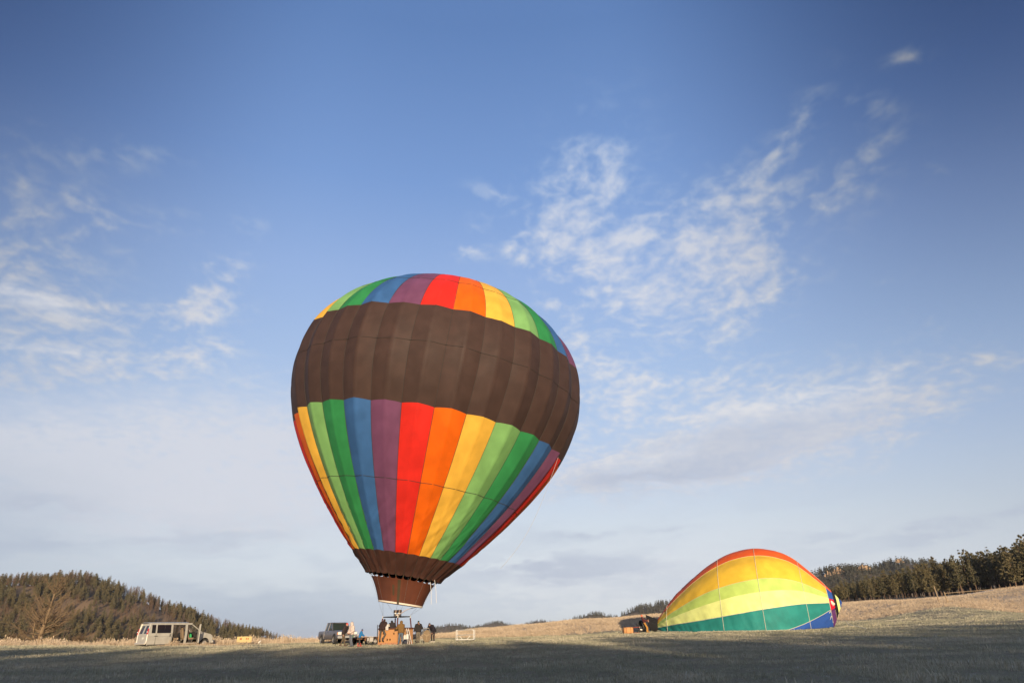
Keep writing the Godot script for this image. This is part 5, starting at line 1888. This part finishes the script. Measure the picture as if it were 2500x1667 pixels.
func make_truck() -> void:
	var f := Vector3(0.56, 0, 0.83).normalized()
	var origin := on(-17.7, -69.3)
	var o := thing("pickup_truck", "dark grey pickup truck facing the view, behind the three people on the left", "pickup truck", origin)
	o.basis = Basis(f, Vector3.UP, f.cross(Vector3.UP)).scaled_local(Vector3.ONE * 1.03)
	var paint := grain("grey_paint", Color(0.20, 0.185, 0.20), Color(0.16, 0.148, 0.165), 0.02, 0.3, 0.32)
	paint.metallic = 0.3
	var glass := mat("green_glass", Color(0.03, 0.045, 0.042), 0.06)
	var black := mat("black_trim", Color(0.03, 0.03, 0.03), 0.6)
	var chrome := mat("bright_bumper", Color(0.70, 0.68, 0.66), 0.25, 0.5)
	var body := MB.new()
	var rings := []
	for p in [[-2.75, 0.50, 1.12, 0.94, 0.95], [-2.6, 0.42, 1.14, 0.96, 0.96], [-0.9, 0.38, 1.14, 0.97, 0.96], [0.9, 0.38, 1.14, 0.97, 0.95], [1.6, 0.40, 1.15, 0.97, 0.93], [2.35, 0.42, 1.08, 0.96, 0.90], [2.6, 0.5, 1.0, 0.93, 0.88]]:
		rings.append(body_ring(p[0], p[1], p[2], p[3], p[4], 0.10))
	body.loft(rings, true, true)
	# roof and pillars
	rings = []
	for p in [[-0.95, 1.78], [-0.8, 1.84], [0.0, 1.86], [0.35, 1.82]]:
		rings.append(body_ring(p[0], 1.76, p[1], 0.74, 0.70, 0.05))
	body.loft(rings, true, true)
	for s in [-1.0, 1.0]:
		body.tube([Vector3(1.05, 1.13, s * 0.88), Vector3(0.3, 1.80, s * 0.70)], 0.045, 6)
		body.tube([Vector3(-0.15, 1.13, s * 0.90), Vector3(-0.18, 1.80, s * 0.72)], 0.05, 6)
		body.tube([Vector3(-1.02, 1.13, s * 0.88), Vector3(-0.92, 1.80, s * 0.70)], 0.06, 6)
	obj("body", body, paint, o)
	var ws := MB.new()
	ws.quad(Vector3(0.33, 1.79, 0.68), Vector3(0.33, 1.79, -0.68), Vector3(1.05, 1.14, -0.86), Vector3(1.05, 1.14, 0.86))
	obj("windshield", ws, glass, o)
	for s in [-1.0, 1.0]:
		for x in [[1.0, 0.30, -0.12, -0.15], [-0.20, -0.21, -0.97, -0.90]]:
			var w := MB.new()
			w.quad(Vector3(x[0], 1.14, s * 0.885), Vector3(x[1], 1.78, s * 0.70), Vector3(x[3], 1.78, s * 0.705), Vector3(x[2], 1.14, s * 0.885))
			obj("window", w, glass, o)
		var arch := []
		for cx in [1.72, -1.72]:
			var a := MB.new()
			a.lathe([[0.0, 0.02], [0.01, 0.44], [-0.02, 0.46]], Vector3(cx, 0.44, s * 0.955), Vector3(0, 0, s), 20)
			obj("wheel_arch", a, black, o)
			wheel(o, Vector3(cx, 0.38, s * 0.88), 0.38, 0.25, s)
		var h := MB.new()
		h.box(Vector3(2.55, 0.88, s * 0.74), Vector3(0.16, 0.24, 0.34), 0.03)
		var hl := obj("headlight", h, mat("lamp_white", Color(0.80, 0.76, 0.72), 0.2), o)
		var am := MB.new()
		am.box(Vector3(2.47, 0.86, s * 0.90), Vector3(0.16, 0.20, 0.07), 0.02)
		obj("indicator", am, mat("amber_lens", Color(0.75, 0.26, 0.02), 0.3), hl)
		var mir := MB.new()
		mir.box(Vector3(0.95, 1.25, s * 1.08), Vector3(0.12, 0.18, 0.24), 0.04)
		mir.tube([Vector3(0.95, 1.18, s * 0.9), Vector3(0.95, 1.2, s * 1.05)], 0.025, 6)
		obj("mirror", mir, black, o)
		var dh := MB.new()
		dh.box(Vector3(-0.02, 1.0, s * 0.975), Vector3(0.18, 0.04, 0.03), 0.01)
		dh.box(Vector3(-0.86, 1.0, s * 0.975), Vector3(0.16, 0.04, 0.03), 0.01)
		obj("door_handle", dh, black, o)
		var seam := MB.new()
		seam.box(Vector3(-1.06, 0.78, s * 0.968), Vector3(0.03, 0.62, 0.02), 0.005)
		obj("cab_trim", seam, mat("cream_bumper", Color(0.62, 0.56, 0.48), 0.35, 0.3), o)
	var g := MB.new()
	g.box(Vector3(2.6, 0.86, 0), Vector3(0.08, 0.30, 1.12), 0.02)
	var gr := obj("grille", g, black, o)
	for y in [0.78, 0.86, 0.94]:
		var bar := MB.new()
		bar.box(Vector3(2.645, y, 0), Vector3(0.02, 0.025, 1.1), 0.005)
		obj("bar", bar, chrome, gr)
	var b := MB.new()
	b.box(Vector3(2.68, 0.56, 0), Vector3(0.2, 0.24, 1.9), 0.06)
	obj("front_bumper", b, chrome, o)
	var ant := MB.new()
	ant.tube([Vector3(1.3, 1.14, -0.85), Vector3(1.22, 1.95, -0.86)], 0.014, 5)
	obj("antenna", ant, black, o)
	var bag := MB.new()
	bag.stack([[0.0, 0.07, 0.05], [0.16, 0.14, 0.09], [0.34, 0.12, 0.08], [0.42, 0.05, 0.04]], 10)
	var bo := obj("bag", bag, mat("lime_cloth_bag", Color(0.16, 0.50, 0.06), 0.8))
	bo.position = on(-15.75, -66.95, 0.5)
	bo.scale = Vector3(1.0, 1.15, 1.0)
	tag(bo, "bright green bag hung on the truck's bumper between the beige hooded person and the child", "bag")
	# trailer behind the child
	var tr := thing("flatbed_trailer", "rusty flatbed trailer with two wheels a side, between the child and the basket", "trailer", on(-14.25, -65.4), 0.95)
	var rust := grain("rust", Color(0.30, 0.135, 0.06), Color(0.20, 0.095, 0.05), 0.05, 0.8, 0.9)
	var deck := MB.new()
	deck.box(Vector3(0, 0.58, 0), Vector3(3.0, 0.10, 1.6), 0.015)
	obj("deck", deck, mat("trailer_deck", Color(0.10, 0.075, 0.055), 0.9), tr)
	var fr := MB.new()
	fr.box(Vector3(0, 0.49, 0.74), Vector3(3.0, 0.08, 0.08), 0.01)
	fr.box(Vector3(0, 0.49, -0.74), Vector3(3.0, 0.08, 0.08), 0.01)
	fr.tube([Vector3(1.5, 0.48, 0.5), Vector3(2.5, 0.45, 0.0), Vector3(1.5, 0.48, -0.5)], 0.045, 6)
	obj("frame", fr, rust, tr)
	for s in [-1.0, 1.0]:
		var fe := MB.new()
		for cx in [-0.4, 0.4]:
			var arc := []
			for i in 9:
				arc.append(Vector3(cx + cos(PI * i / 8.0) * 0.37, 0.30 + sin(PI * i / 8.0) * 0.36, s * 0.94))
			for i in 8:
				fe.flat()
				fe.quad(arc[i] + Vector3(0, 0, -0.13), arc[i + 1] + Vector3(0, 0, -0.13), arc[i + 1] + Vector3(0, 0, 0.13), arc[i] + Vector3(0, 0, 0.13))
		obj("fender", fe, rust, tr)
		for cx in [-0.4, 0.4]:
			wheel(tr, Vector3(cx, 0.29, s * 0.94), 0.29, 0.2, s)
	var box := MB.new()
	box.box(Vector3(0, 0.24, 0), Vector3(0.34, 0.34, 0.3), 0.02)
	box.box(Vector3(-0.3, 0.26, 0.05), Vector3(0.16, 0.3, 0.2), 0.02)
	box.box(Vector3(-0.05, 0.45, 0), Vector3(0.4, 0.05, 0.3), 0.01)
	var bx := thing("generator", "small grey and white generator on legs left of the basket", "generator", on(-13.35, -64.4, 0.22))
	obj("housing", box, mat("grey_housing", Color(0.42, 0.38, 0.34), 0.6), bx)
	for s in [[-0.3, 0.1], [0.14, 0.1], [0.14, -0.1], [-0.3, -0.1]]:
		var lg := MB.new()
		lg.tube([Vector3(s[0], 0.1, s[1]), Vector3(s[0], -0.24, s[1])], 0.025, 5)
		obj("leg", lg, black, bx)
	var pole := MB.new()
	pole.tube([Vector3(0.05, -0.2, 0), Vector3(-0.02, 1.68, 0)], [0.05, 0.038], 8)
	var po := obj("pole", pole, mat("dark_pole", Color(0.05, 0.06, 0.075), 0.6))
	po.position = on(-13.08, -65.5)
	tag(po, "thin dark upright pole just left of the standing balloon's basket", "pole")


# ---------------------------------------------------------------- things on the field
func make_fan() -> void:
	var o := thing("inflator_fan", "round caged inflator fan with tan cover in front of the bending person", "fan", on(-8.42, -64.75), 0.1)
	o.scale = Vector3(0.76, 1.0, 0.9)
	var steel := mat("fan_steel", Color(0.40, 0.36, 0.31), 0.45, 0.4)
	var cage := MB.new()
	for z in [-0.16, 0.16]:
		var ring := []
		for i in 32:
			ring.append(Vector3(cos(TAU * i / 32) * 0.46, 0.56 + sin(TAU * i / 32) * 0.50, z))
		cage.tube(ring, 0.022, 6, false, true)
	for i in 16:
		var a := TAU * i / 16
		cage.tube([Vector3(cos(a) * 0.46, 0.56 + sin(a) * 0.50, -0.16), Vector3(cos(a) * 0.46, 0.56 + sin(a) * 0.50, 0.16), Vector3(cos(a) * 0.08, 0.56 + sin(a) * 0.08, 0.22)], 0.010, 4)
	for r in [0.18, 0.30, 0.40]:
		var ring := []
		for i in 28:
			ring.append(Vector3(cos(TAU * i / 28) * r, 0.56 + sin(TAU * i / 28) * r * 1.08, 0.16 + 0.06 * (1.0 - r / 0.46)))
		cage.tube(ring, 0.008, 4, false, true)
	obj("cage", cage, mat("fan_cage", Color(0.36, 0.26, 0.16), 0.6), o)
	var drum := MB.new()
	drum.stack([[-0.17, 0.43, 0.47], [0.1, 0.45, 0.49], [0.13, 0.40, 0.44]], 28, Vector3(0, 0.56, 0), Basis(Vector3.RIGHT, PI / 2))
	obj("cover", drum, grain("fan_canvas", Color(0.30, 0.21, 0.125), Color(0.22, 0.155, 0.095), 0.05, 1.0, 0.95), o)
	var blade := MB.new()
	for i in 3:
		var a := TAU * i / 3 + 0.5
		blade.tube([Vector3(0, 0.56, 0.18), Vector3(cos(a) * 0.34, 0.56 + sin(a) * 0.34, 0.18)], [0.05, 0.03], 6)
	obj("blade", blade, mat("fan_wood", Color(0.42, 0.30, 0.18), 0.7), o)
	var fr := MB.new()
	fr.tube([Vector3(-0.5, 0.0, -0.2), Vector3(-0.48, 0.9, -0.2), Vector3(-0.36, 1.22, -0.2), Vector3(0.22, 1.22, -0.2), Vector3(0.27, 0.9, -0.2)], 0.028, 6)
	fr.tube([Vector3(-0.78, 0.02, 0.1), Vector3(-0.74, 0.3, 0.1), Vector3(-0.4, 0.3, 0.1)], 0.025, 6)
	fr.tube([Vector3(0.4, 0.0, 0.12), Vector3(0.3, 0.3, 0.05)], 0.025, 6)
	obj("frame", fr, steel, o)


func make_cage() -> void:
	var o := thing("tube_frame_cart", "empty white tube frame cart on the field right of the bending person", "cart", on(-5.26, -69.3), -0.05)
	var white := mat("white_tube", Color(0.74, 0.70, 0.64), 0.5)
	var thin := mat("blue_grey_tube", Color(0.34, 0.38, 0.42), 0.5)
	var hx := 0.84
	var hz := 0.52
	for s in [[-1, 1], [1, 1], [1, -1], [-1, -1]]:
		var p := MB.new()
		p.tube([Vector3(s[0] * hx, 0.12, s[1] * hz), Vector3(s[0] * hx, 1.0, s[1] * hz)], 0.034, 7)
		obj("post", p, white, o)
		var c := MB.new()
		c.lathe([[-0.03, 0.02], [-0.03, 0.06], [0.03, 0.06], [0.03, 0.02]], Vector3(s[0] * hx * 0.92, 0.06, s[1] * hz), Vector3(0, 0, 1), 12)
		obj("caster", c, mat("rubber", Color(0.035, 0.032, 0.03), 0.9), o)
	for y in [0.14, 0.55, 1.0]:
		for q in [[Vector3(-hx, y, hz), Vector3(hx, y, hz)], [Vector3(-hx, y, -hz), Vector3(hx, y, -hz)], [Vector3(-hx, y, hz), Vector3(-hx, y, -hz)], [Vector3(hx, y, hz), Vector3(hx, y, -hz)]]:
			var r := MB.new()
			r.tube(q, 0.045 if y < 0.2 else 0.02, 7)
			obj("rail", r, white if y < 0.2 else thin, o)
	for s in [-1.0, 1.0]:
		var b := MB.new()
		b.tube([Vector3(s * 0.22, 0.16, hz), Vector3(s * 0.5, 0.46, hz)], 0.03, 6)
		b.tube([Vector3(s * hx, 0.9, hz), Vector3(s * (hx - 0.12), 1.03, hz)], 0.03, 6)
		obj("brace", b, white, o)


func make_basket_gear() -> void:
	var white := mat("white_tube", Color(0.74, 0.70, 0.64), 0.5)
	var t := thing("camp_table", "low white metal stand holding white jugs between jeans and ladder", "table", on(-10.05, -62.85), -0.3)
	var top := MB.new()
	top.box(Vector3(0, 0.44, 0), Vector3(0.66, 0.04, 0.42), 0.01)
	obj("tabletop", top, white, t)
	for s in [[-0.26, 0.17], [0.26, 0.17], [0.26, -0.17], [-0.26, -0.17]]:
		var lg := MB.new()
		lg.tube([Vector3(s[0], 0.43, s[1]), Vector3(s[0] * 1.15, 0, s[1] * 1.1)], 0.024, 6)
		obj("leg", lg, white, t)
	var jugs := [[Vector3(-10.12, 0.46, -62.9), 1.0, "white jug on the low stand, left of the other"], [Vector3(-9.9, 0.46, -62.82), 1.25, "taller white jug on the low stand, right of the other"]]
	for q in jugs:
		var j := MB.new()
		j.stack([[0.0, 0.11, 0.10], [0.22, 0.115, 0.105], [0.30, 0.06, 0.06], [0.34, 0.035, 0.035]], 12)
		var o := thing("jug", q[2], "jug", on(q[0].x, q[0].z, q[0].y))
		o.scale = Vector3.ONE * q[1]
		obj("bottle", j, mat("milky_plastic", Color(0.70, 0.66, 0.58), 0.4), o)
		var cap := MB.new()
		cap.stack([[0.335, 0.04, 0.04], [0.37, 0.04, 0.04]], 10)
		obj("cap", cap, mat("tan_cap", Color(0.3, 0.2, 0.1), 0.6), o)
	var tank := MB.new()
	tank.stack([[0.0, 0.15, 0.15], [0.05, 0.17, 0.17], [0.30, 0.17, 0.17], [0.38, 0.10, 0.10]], 14)
	var tk := obj("gas_tank", tank, mat("dark_tank", Color(0.02, 0.022, 0.04), 0.5))
	tk.position = on(-10.08, -62.9)
	tag(tk, "dark gas tank standing under the low white stand", "tank")
	var l := thing("step_ladder", "narrow white ladder leaning on the basket's right end", "ladder", on(-9.62, -63.2), 1.15)
	for s in [-0.18, 0.18]:
		var r := MB.new()
		r.tube([Vector3(s, 0, 0.0), Vector3(s * 0.85, 1.28, -0.42)], 0.03, 6)
		obj("rail", r, white, l)
	for i in 4:
		var r := MB.new()
		var h := 0.2 + i * 0.3
		r.tube([Vector3(-0.18, h, -0.42 * h / 1.28), Vector3(0.18, h, -0.42 * h / 1.28)], 0.02, 6)
		obj("rung", r, white, l)
	var cl := MB.new()
	var rows := []
	for i in 7:
		var y: float = [0.0, 0.12, 0.26, 0.42, 0.50, 0.50, 0.3][i]
		var z: float = [0.10, 0.11, 0.12, 0.11, 0.03, -0.06, -0.14][i]
		var ring := PackedVector3Array()
		for k in 9:
			ring.append(Vector3((k - 4) * 0.045 * (1.0 - 0.08 * i), y + 0.015 * sin(k * 2.0), z + 0.02 * sin(k * 1.7 + i)))
		rows.append(ring)
	cl.loft(rows, false)
	var cloth := obj("cloth", cl, mat("white_cloth", Color(0.72, 0.64, 0.58), 0.9))
	cloth.position = on(-11.80, -63.74, 1.2)
	cloth.rotation.y = deg_to_rad(-33)
	tag(cloth, "white cloth hung over the basket rim between the climbing and the standing person", "cloth")
	# crate and bottle in the straw
	var c := thing("crate", "pale yellow wooden crate with two brown patches, alone in the straw between van and truck", "crate", on(-26.6, -68.9, 0.14), 0.35)
	var wood := grain("pale_wood", Color(0.74, 0.55, 0.24), Color(0.62, 0.44, 0.19), 0.05, 1.0, 0.8)
	for i in 3:
		for z in [0.32, -0.32]:
			var b := MB.new()
			b.box(Vector3(0, 0.09 + i * 0.165, z), Vector3(1.28, 0.155, 0.03), 0.008)
			obj("plank", b, wood, c)
		for x in [-0.65, 0.65]:
			var b := MB.new()
			b.box(Vector3(x, 0.09 + i * 0.165, 0), Vector3(0.03, 0.155, 0.66), 0.008)
			obj("plank", b, wood, c)
	var lid := MB.new()
	lid.box(Vector3(0, 0.52, 0), Vector3(1.34, 0.04, 0.72), 0.01)
	obj("lid", lid, wood, c)
	for x in [-0.32, 0.18, 0.34]:
		var p := MB.new()
		p.box(Vector3(x, 0.34, 0.338), Vector3(0.2 if x < 0 else 0.1, 0.16, 0.006))
		obj("patch", p, mat("brown_print", Color(0.40, 0.14, 0.05), 0.8), c)
	var bt := MB.new()
	bt.stack([[0.0, 0.07, 0.07], [0.2, 0.07, 0.07], [0.27, 0.03, 0.03], [0.32, 0.03, 0.03]], 12)
	var bo := obj("bottle", bt, mat("milky_plastic", Color(0.70, 0.66, 0.58), 0.4))
	bo.position = on(-25.3, -69.2, 0.12)
	bo.rotation = Vector3(0.3, 0, -0.9)
	tag(bo, "white plastic bottle tipped over right of the yellow crate", "bottle")


func make_lying_gear() -> void:
	var wicker := grain("wicker", Color(0.72, 0.36, 0.14), Color(0.58, 0.27, 0.10), 0.09, 1.2, 0.8, 1.5)
	var leather := mat("brown_leather", Color(0.13, 0.05, 0.028), 0.6)
	var o := thing("wicker_basket", "orange wicker basket lying on its side left of the lying balloon", "basket", on(11.85, -78.2), 0.1)
	var shell := MB.new()
	var rings := []
	for l in [[-0.52, 0.24, 0.30], [-0.50, 0.32, 0.42], [0.0, 0.34, 0.46], [0.48, 0.34, 0.46], [0.50, 0.31, 0.43], [-0.40, 0.29, 0.40]]:
		var ring := PackedVector3Array()
		for j in 28:
			var a := TAU * j / 28
			var q := Vector2(cos(a), sin(a))
			var k := pow(pow(absf(q.x), 5.0) + pow(absf(q.y), 5.0), -0.2)
			ring.append(Vector3(l[0], 0.34 + q.y * k * l[1], q.x * k * l[2]))
		rings.append(ring)
	shell.loft(rings, true, true)
	obj("wall", shell, wicker, o)
	for x in [-0.25, 0.22]:
		var b := MB.new()
		var path := []
		for j in 28:
			var a := TAU * j / 28
			var q := Vector2(cos(a), sin(a))
			var k := pow(pow(absf(q.x), 5.0) + pow(absf(q.y), 5.0), -0.2)
			path.append(Vector3(x, 0.34 + q.y * k * 0.345, q.x * k * 0.465))
		b.tube(path, 0.022, 5, false, true)
		obj("band", b, mat("dark_wicker", Color(0.40, 0.17, 0.06), 0.8), o)
	var rim := MB.new()
	var rp := []
	for j in 28:
		var a := TAU * j / 28
		var q := Vector2(cos(a), sin(a))
		var k := pow(pow(absf(q.x), 5.0) + pow(absf(q.y), 5.0), -0.2)
		rp.append(Vector3(0.52, 0.34 + q.y * k * 0.33, q.x * k * 0.45))
	rim.tube(rp, 0.05, 6, false, true)
	obj("padded_rim", rim, leather, o)
	# uprights and burner frame stretched out towards the mouth
	var steel := mat("burner_steel", Color(0.33, 0.28, 0.24), 0.4, 0.8)
	for s in [[0.62, 0.4], [0.62, -0.4], [0.08, 0.4], [0.08, -0.4]]:
		var u := MB.new()
		u.tube([Vector3(0.5, s[0], s[1]), Vector3(1.25, s[0] * 1.05, s[1])], 0.035, 6)
		obj("padded_upright", u, mat("red_padding", Color(0.32, 0.05, 0.035), 0.85), o)
	var fr := MB.new()
	fr.tube([Vector3(1.25, 0.66, 0.42), Vector3(1.25, 0.66, -0.42), Vector3(1.25, 0.06, -0.42), Vector3(1.25, 0.06, 0.42), Vector3(1.25, 0.66, 0.42)], 0.035, 6)
	obj("burner_frame", fr, steel, o)
	for s in [-0.16, 0.16]:
		var b := MB.new()
		b.lathe([[-0.1, 0.03], [0.0, 0.10], [0.10, 0.16], [0.32, 0.17], [0.33, 0.13], [0.05, 0.08]], Vector3(1.22, 0.38, s), Vector3.RIGHT, 14)
		obj("burner", b, steel, o)
	# black fan blowing into the mouth
	var fan := thing("blower", "black square blower fan behind the person in the orange hat", "fan", on(13.65, -79.3), 0.25)
	var h := MB.new()
	var ring := []
	for r in [[-0.15, 0.55], [0.15, 0.58]]:
		var rr := []
		for j in 28:
			var a := TAU * j / 28
			rr.append(Vector3(r[0], 0.72 + sin(a) * r[1], cos(a) * r[1]))
		h.tube(rr, 0.035, 6, false, true)
		ring.append(PackedVector3Array(rr))
	h.loft(ring)
	obj("shroud", h, mat("black_trim", Color(0.03, 0.03, 0.03), 0.6), fan)
	var bl := MB.new()
	for j in 4:
		var a := TAU * j / 4 + 0.4
		bl.tube([Vector3(0, 0.72, 0), Vector3(0, 0.72 + sin(a) * 0.5, cos(a) * 0.5)], [0.08, 0.04], 6)
	obj("blade", bl, mat("black_trim", Color(0.03, 0.03, 0.03), 0.6), fan)
	var st := MB.new()
	st.box(Vector3(-0.2, 0.45, 0), Vector3(0.4, 0.4, 0.5), 0.04)
	st.tube([Vector3(-0.3, 0, 0.4), Vector3(-0.1, 0.6, 0.5)], 0.03, 6)
	st.tube([Vector3(-0.3, 0, -0.4), Vector3(-0.1, 0.6, -0.5)], 0.03, 6)
	st.tube([Vector3(0.35, 0, 0.4), Vector3(0.1, 0.3, 0.5)], 0.03, 6)
	st.tube([Vector3(-0.2, 0.62, 0.2), Vector3(-0.62, 0.86, 0.2), Vector3(-0.62, 0.86, -0.2), Vector3(-0.2, 0.62, -0.2)], 0.03, 6)
	obj("engine", st, mat("black_trim", Color(0.03, 0.03, 0.03), 0.6), fan)


func make_fence() -> void:
	var wood := grain("fence_wood", Color(0.42, 0.30, 0.18), Color(0.32, 0.225, 0.14), 0.05, 1.0, 0.95)
	var o := thing("fence", "old wire fence with leaning wooden posts on the straw rise at right", "fence", on(61.5, -103.0))
	var inv := -o.position
	var spots := [[Vector2(61.48, -103.06), 2.35, -0.10, 0.085], [Vector2(62.34, -102.54), 1.5, -0.10, 0.085], [Vector2(78.0, -107.5), 1.4, 0.05, 0.06], [Vector2(86.0, -110.0), 1.4, -0.04, 0.06], [Vector2(94.0, -112.5), 1.4, 0.03, 0.06]]
	var tops := []
	for s in spots:
		var p := on(s[0].x, s[0].y)
		var mb := MB.new()
		mb.tube([inv + p + Vector3(0, -0.3, 0), inv + p + Vector3(s[2] * s[1], s[1], 0)], [s[3], s[3] * 0.9], 7)
		obj("post", mb, wood, o)
		tops.append(inv + p + Vector3(s[2] * s[1] * 0.8, minf(s[1], 1.3) * 1.02, 0))
	for k in [0.0, 0.35, 0.7]:
		var mb := MB.new()
		var path := []
		for i in range(1, 5):
			path.append(tops[i] - Vector3(0, k, 0))
			if i < 4:
				path.append((tops[i] + tops[i + 1]) * 0.5 - Vector3(0, k + 0.06, 0))
		mb.tube(path, 0.04 if k == 0.0 else 0.014, 5)
		obj("rail" if k == 0.0 else "wire", mb, wood if k == 0.0 else mat("steel_cable", Color(0.35, 0.33, 0.30), 0.4, 0.6), o)
	# frosty track in the shade behind the rise
	var tr := MB.new()
	var rows := []
	for i in 26:
		var a := deg_to_rad(lerpf(30.3, 34.2, i / 25.0))
		var ring := PackedVector3Array()
		for j in 4:
			var d := 150.0 + j * 5.0
			var p := on(sin(a) * d, -cos(a) * d, 0.04 + 0.09 * j)
			ring.append(p)
		rows.append(ring)
	tr.loft(rows, false)
	struct(obj("road", tr, grain("frost", Color(0.46, 0.48, 0.52), Color(0.34, 0.34, 0.36), 0.04, 0.2, 0.95)))


func _ready() -> void:
	# camera
	var cam := Camera3D.new()
	cam.name = "camera"
	cam.fov = 55.27
	cam.near = 0.1
	cam.far = 9000.0
	cam.position = Vector3(0, 1.6, 0)
	cam.basis = Basis(Vector3.RIGHT, deg_to_rad(24.37)) * Basis(Vector3.BACK, deg_to_rad(-1.5))
	add_child(cam)
	cam.current = true
	# sky and exposure
	var env := Environment.new()
	env.background_mode = Environment.BG_SKY
	env.sky = make_sky()
	env.tonemap_mode = Environment.TONE_MAPPER_LINEAR
	env.tonemap_exposure = 1.12
	env.background_energy_multiplier = 0.9
	env.fog_enabled = true
	env.fog_light_color = Color(0.86, 0.88, 0.93)
	env.fog_density = 0.00007
	env.sdfgi_enabled = true
	env.ssao_enabled = true
	env.ssil_enabled = true
	var we := WorldEnvironment.new()
	we.name = "environment"
	we.environment = env
	add_child(we)
	# low morning sun from behind, a little to the right
	var sun := DirectionalLight3D.new()
	sun.name = "sun"
	sun.light_color = Color(1.0, 0.915, 0.78)
	sun.light_energy = 1.6
	sun.light_angular_distance = 0.5
	sun.shadow_enabled = true
	var el := deg_to_rad(8.0)
	var az := deg_to_rad(9.5)
	sun.basis = Basis.looking_at(Vector3(-sin(az) * cos(el), -sin(el), -cos(az) * cos(el)))
	add_child(sun)

	n_soft.seed = 3
	n_soft.frequency = 0.02
	n_soft.fractal_octaves = 4
	n_fine.seed = 8
	n_fine.frequency = 0.03
	n_fine.fractal_octaves = 3

	make_ground()
	make_pine_kinds()
	make_left_hill()
	make_far_hills()
	make_right_forest()
	make_wood_behind()
	make_bare_tree()
	make_balloon()
	make_lying_balloon()
	make_van()
	make_truck()
	make_basket_gear()
	make_lying_gear()
	make_fan()
	make_cage()
	make_fence()
	make_people()
	make_grass()
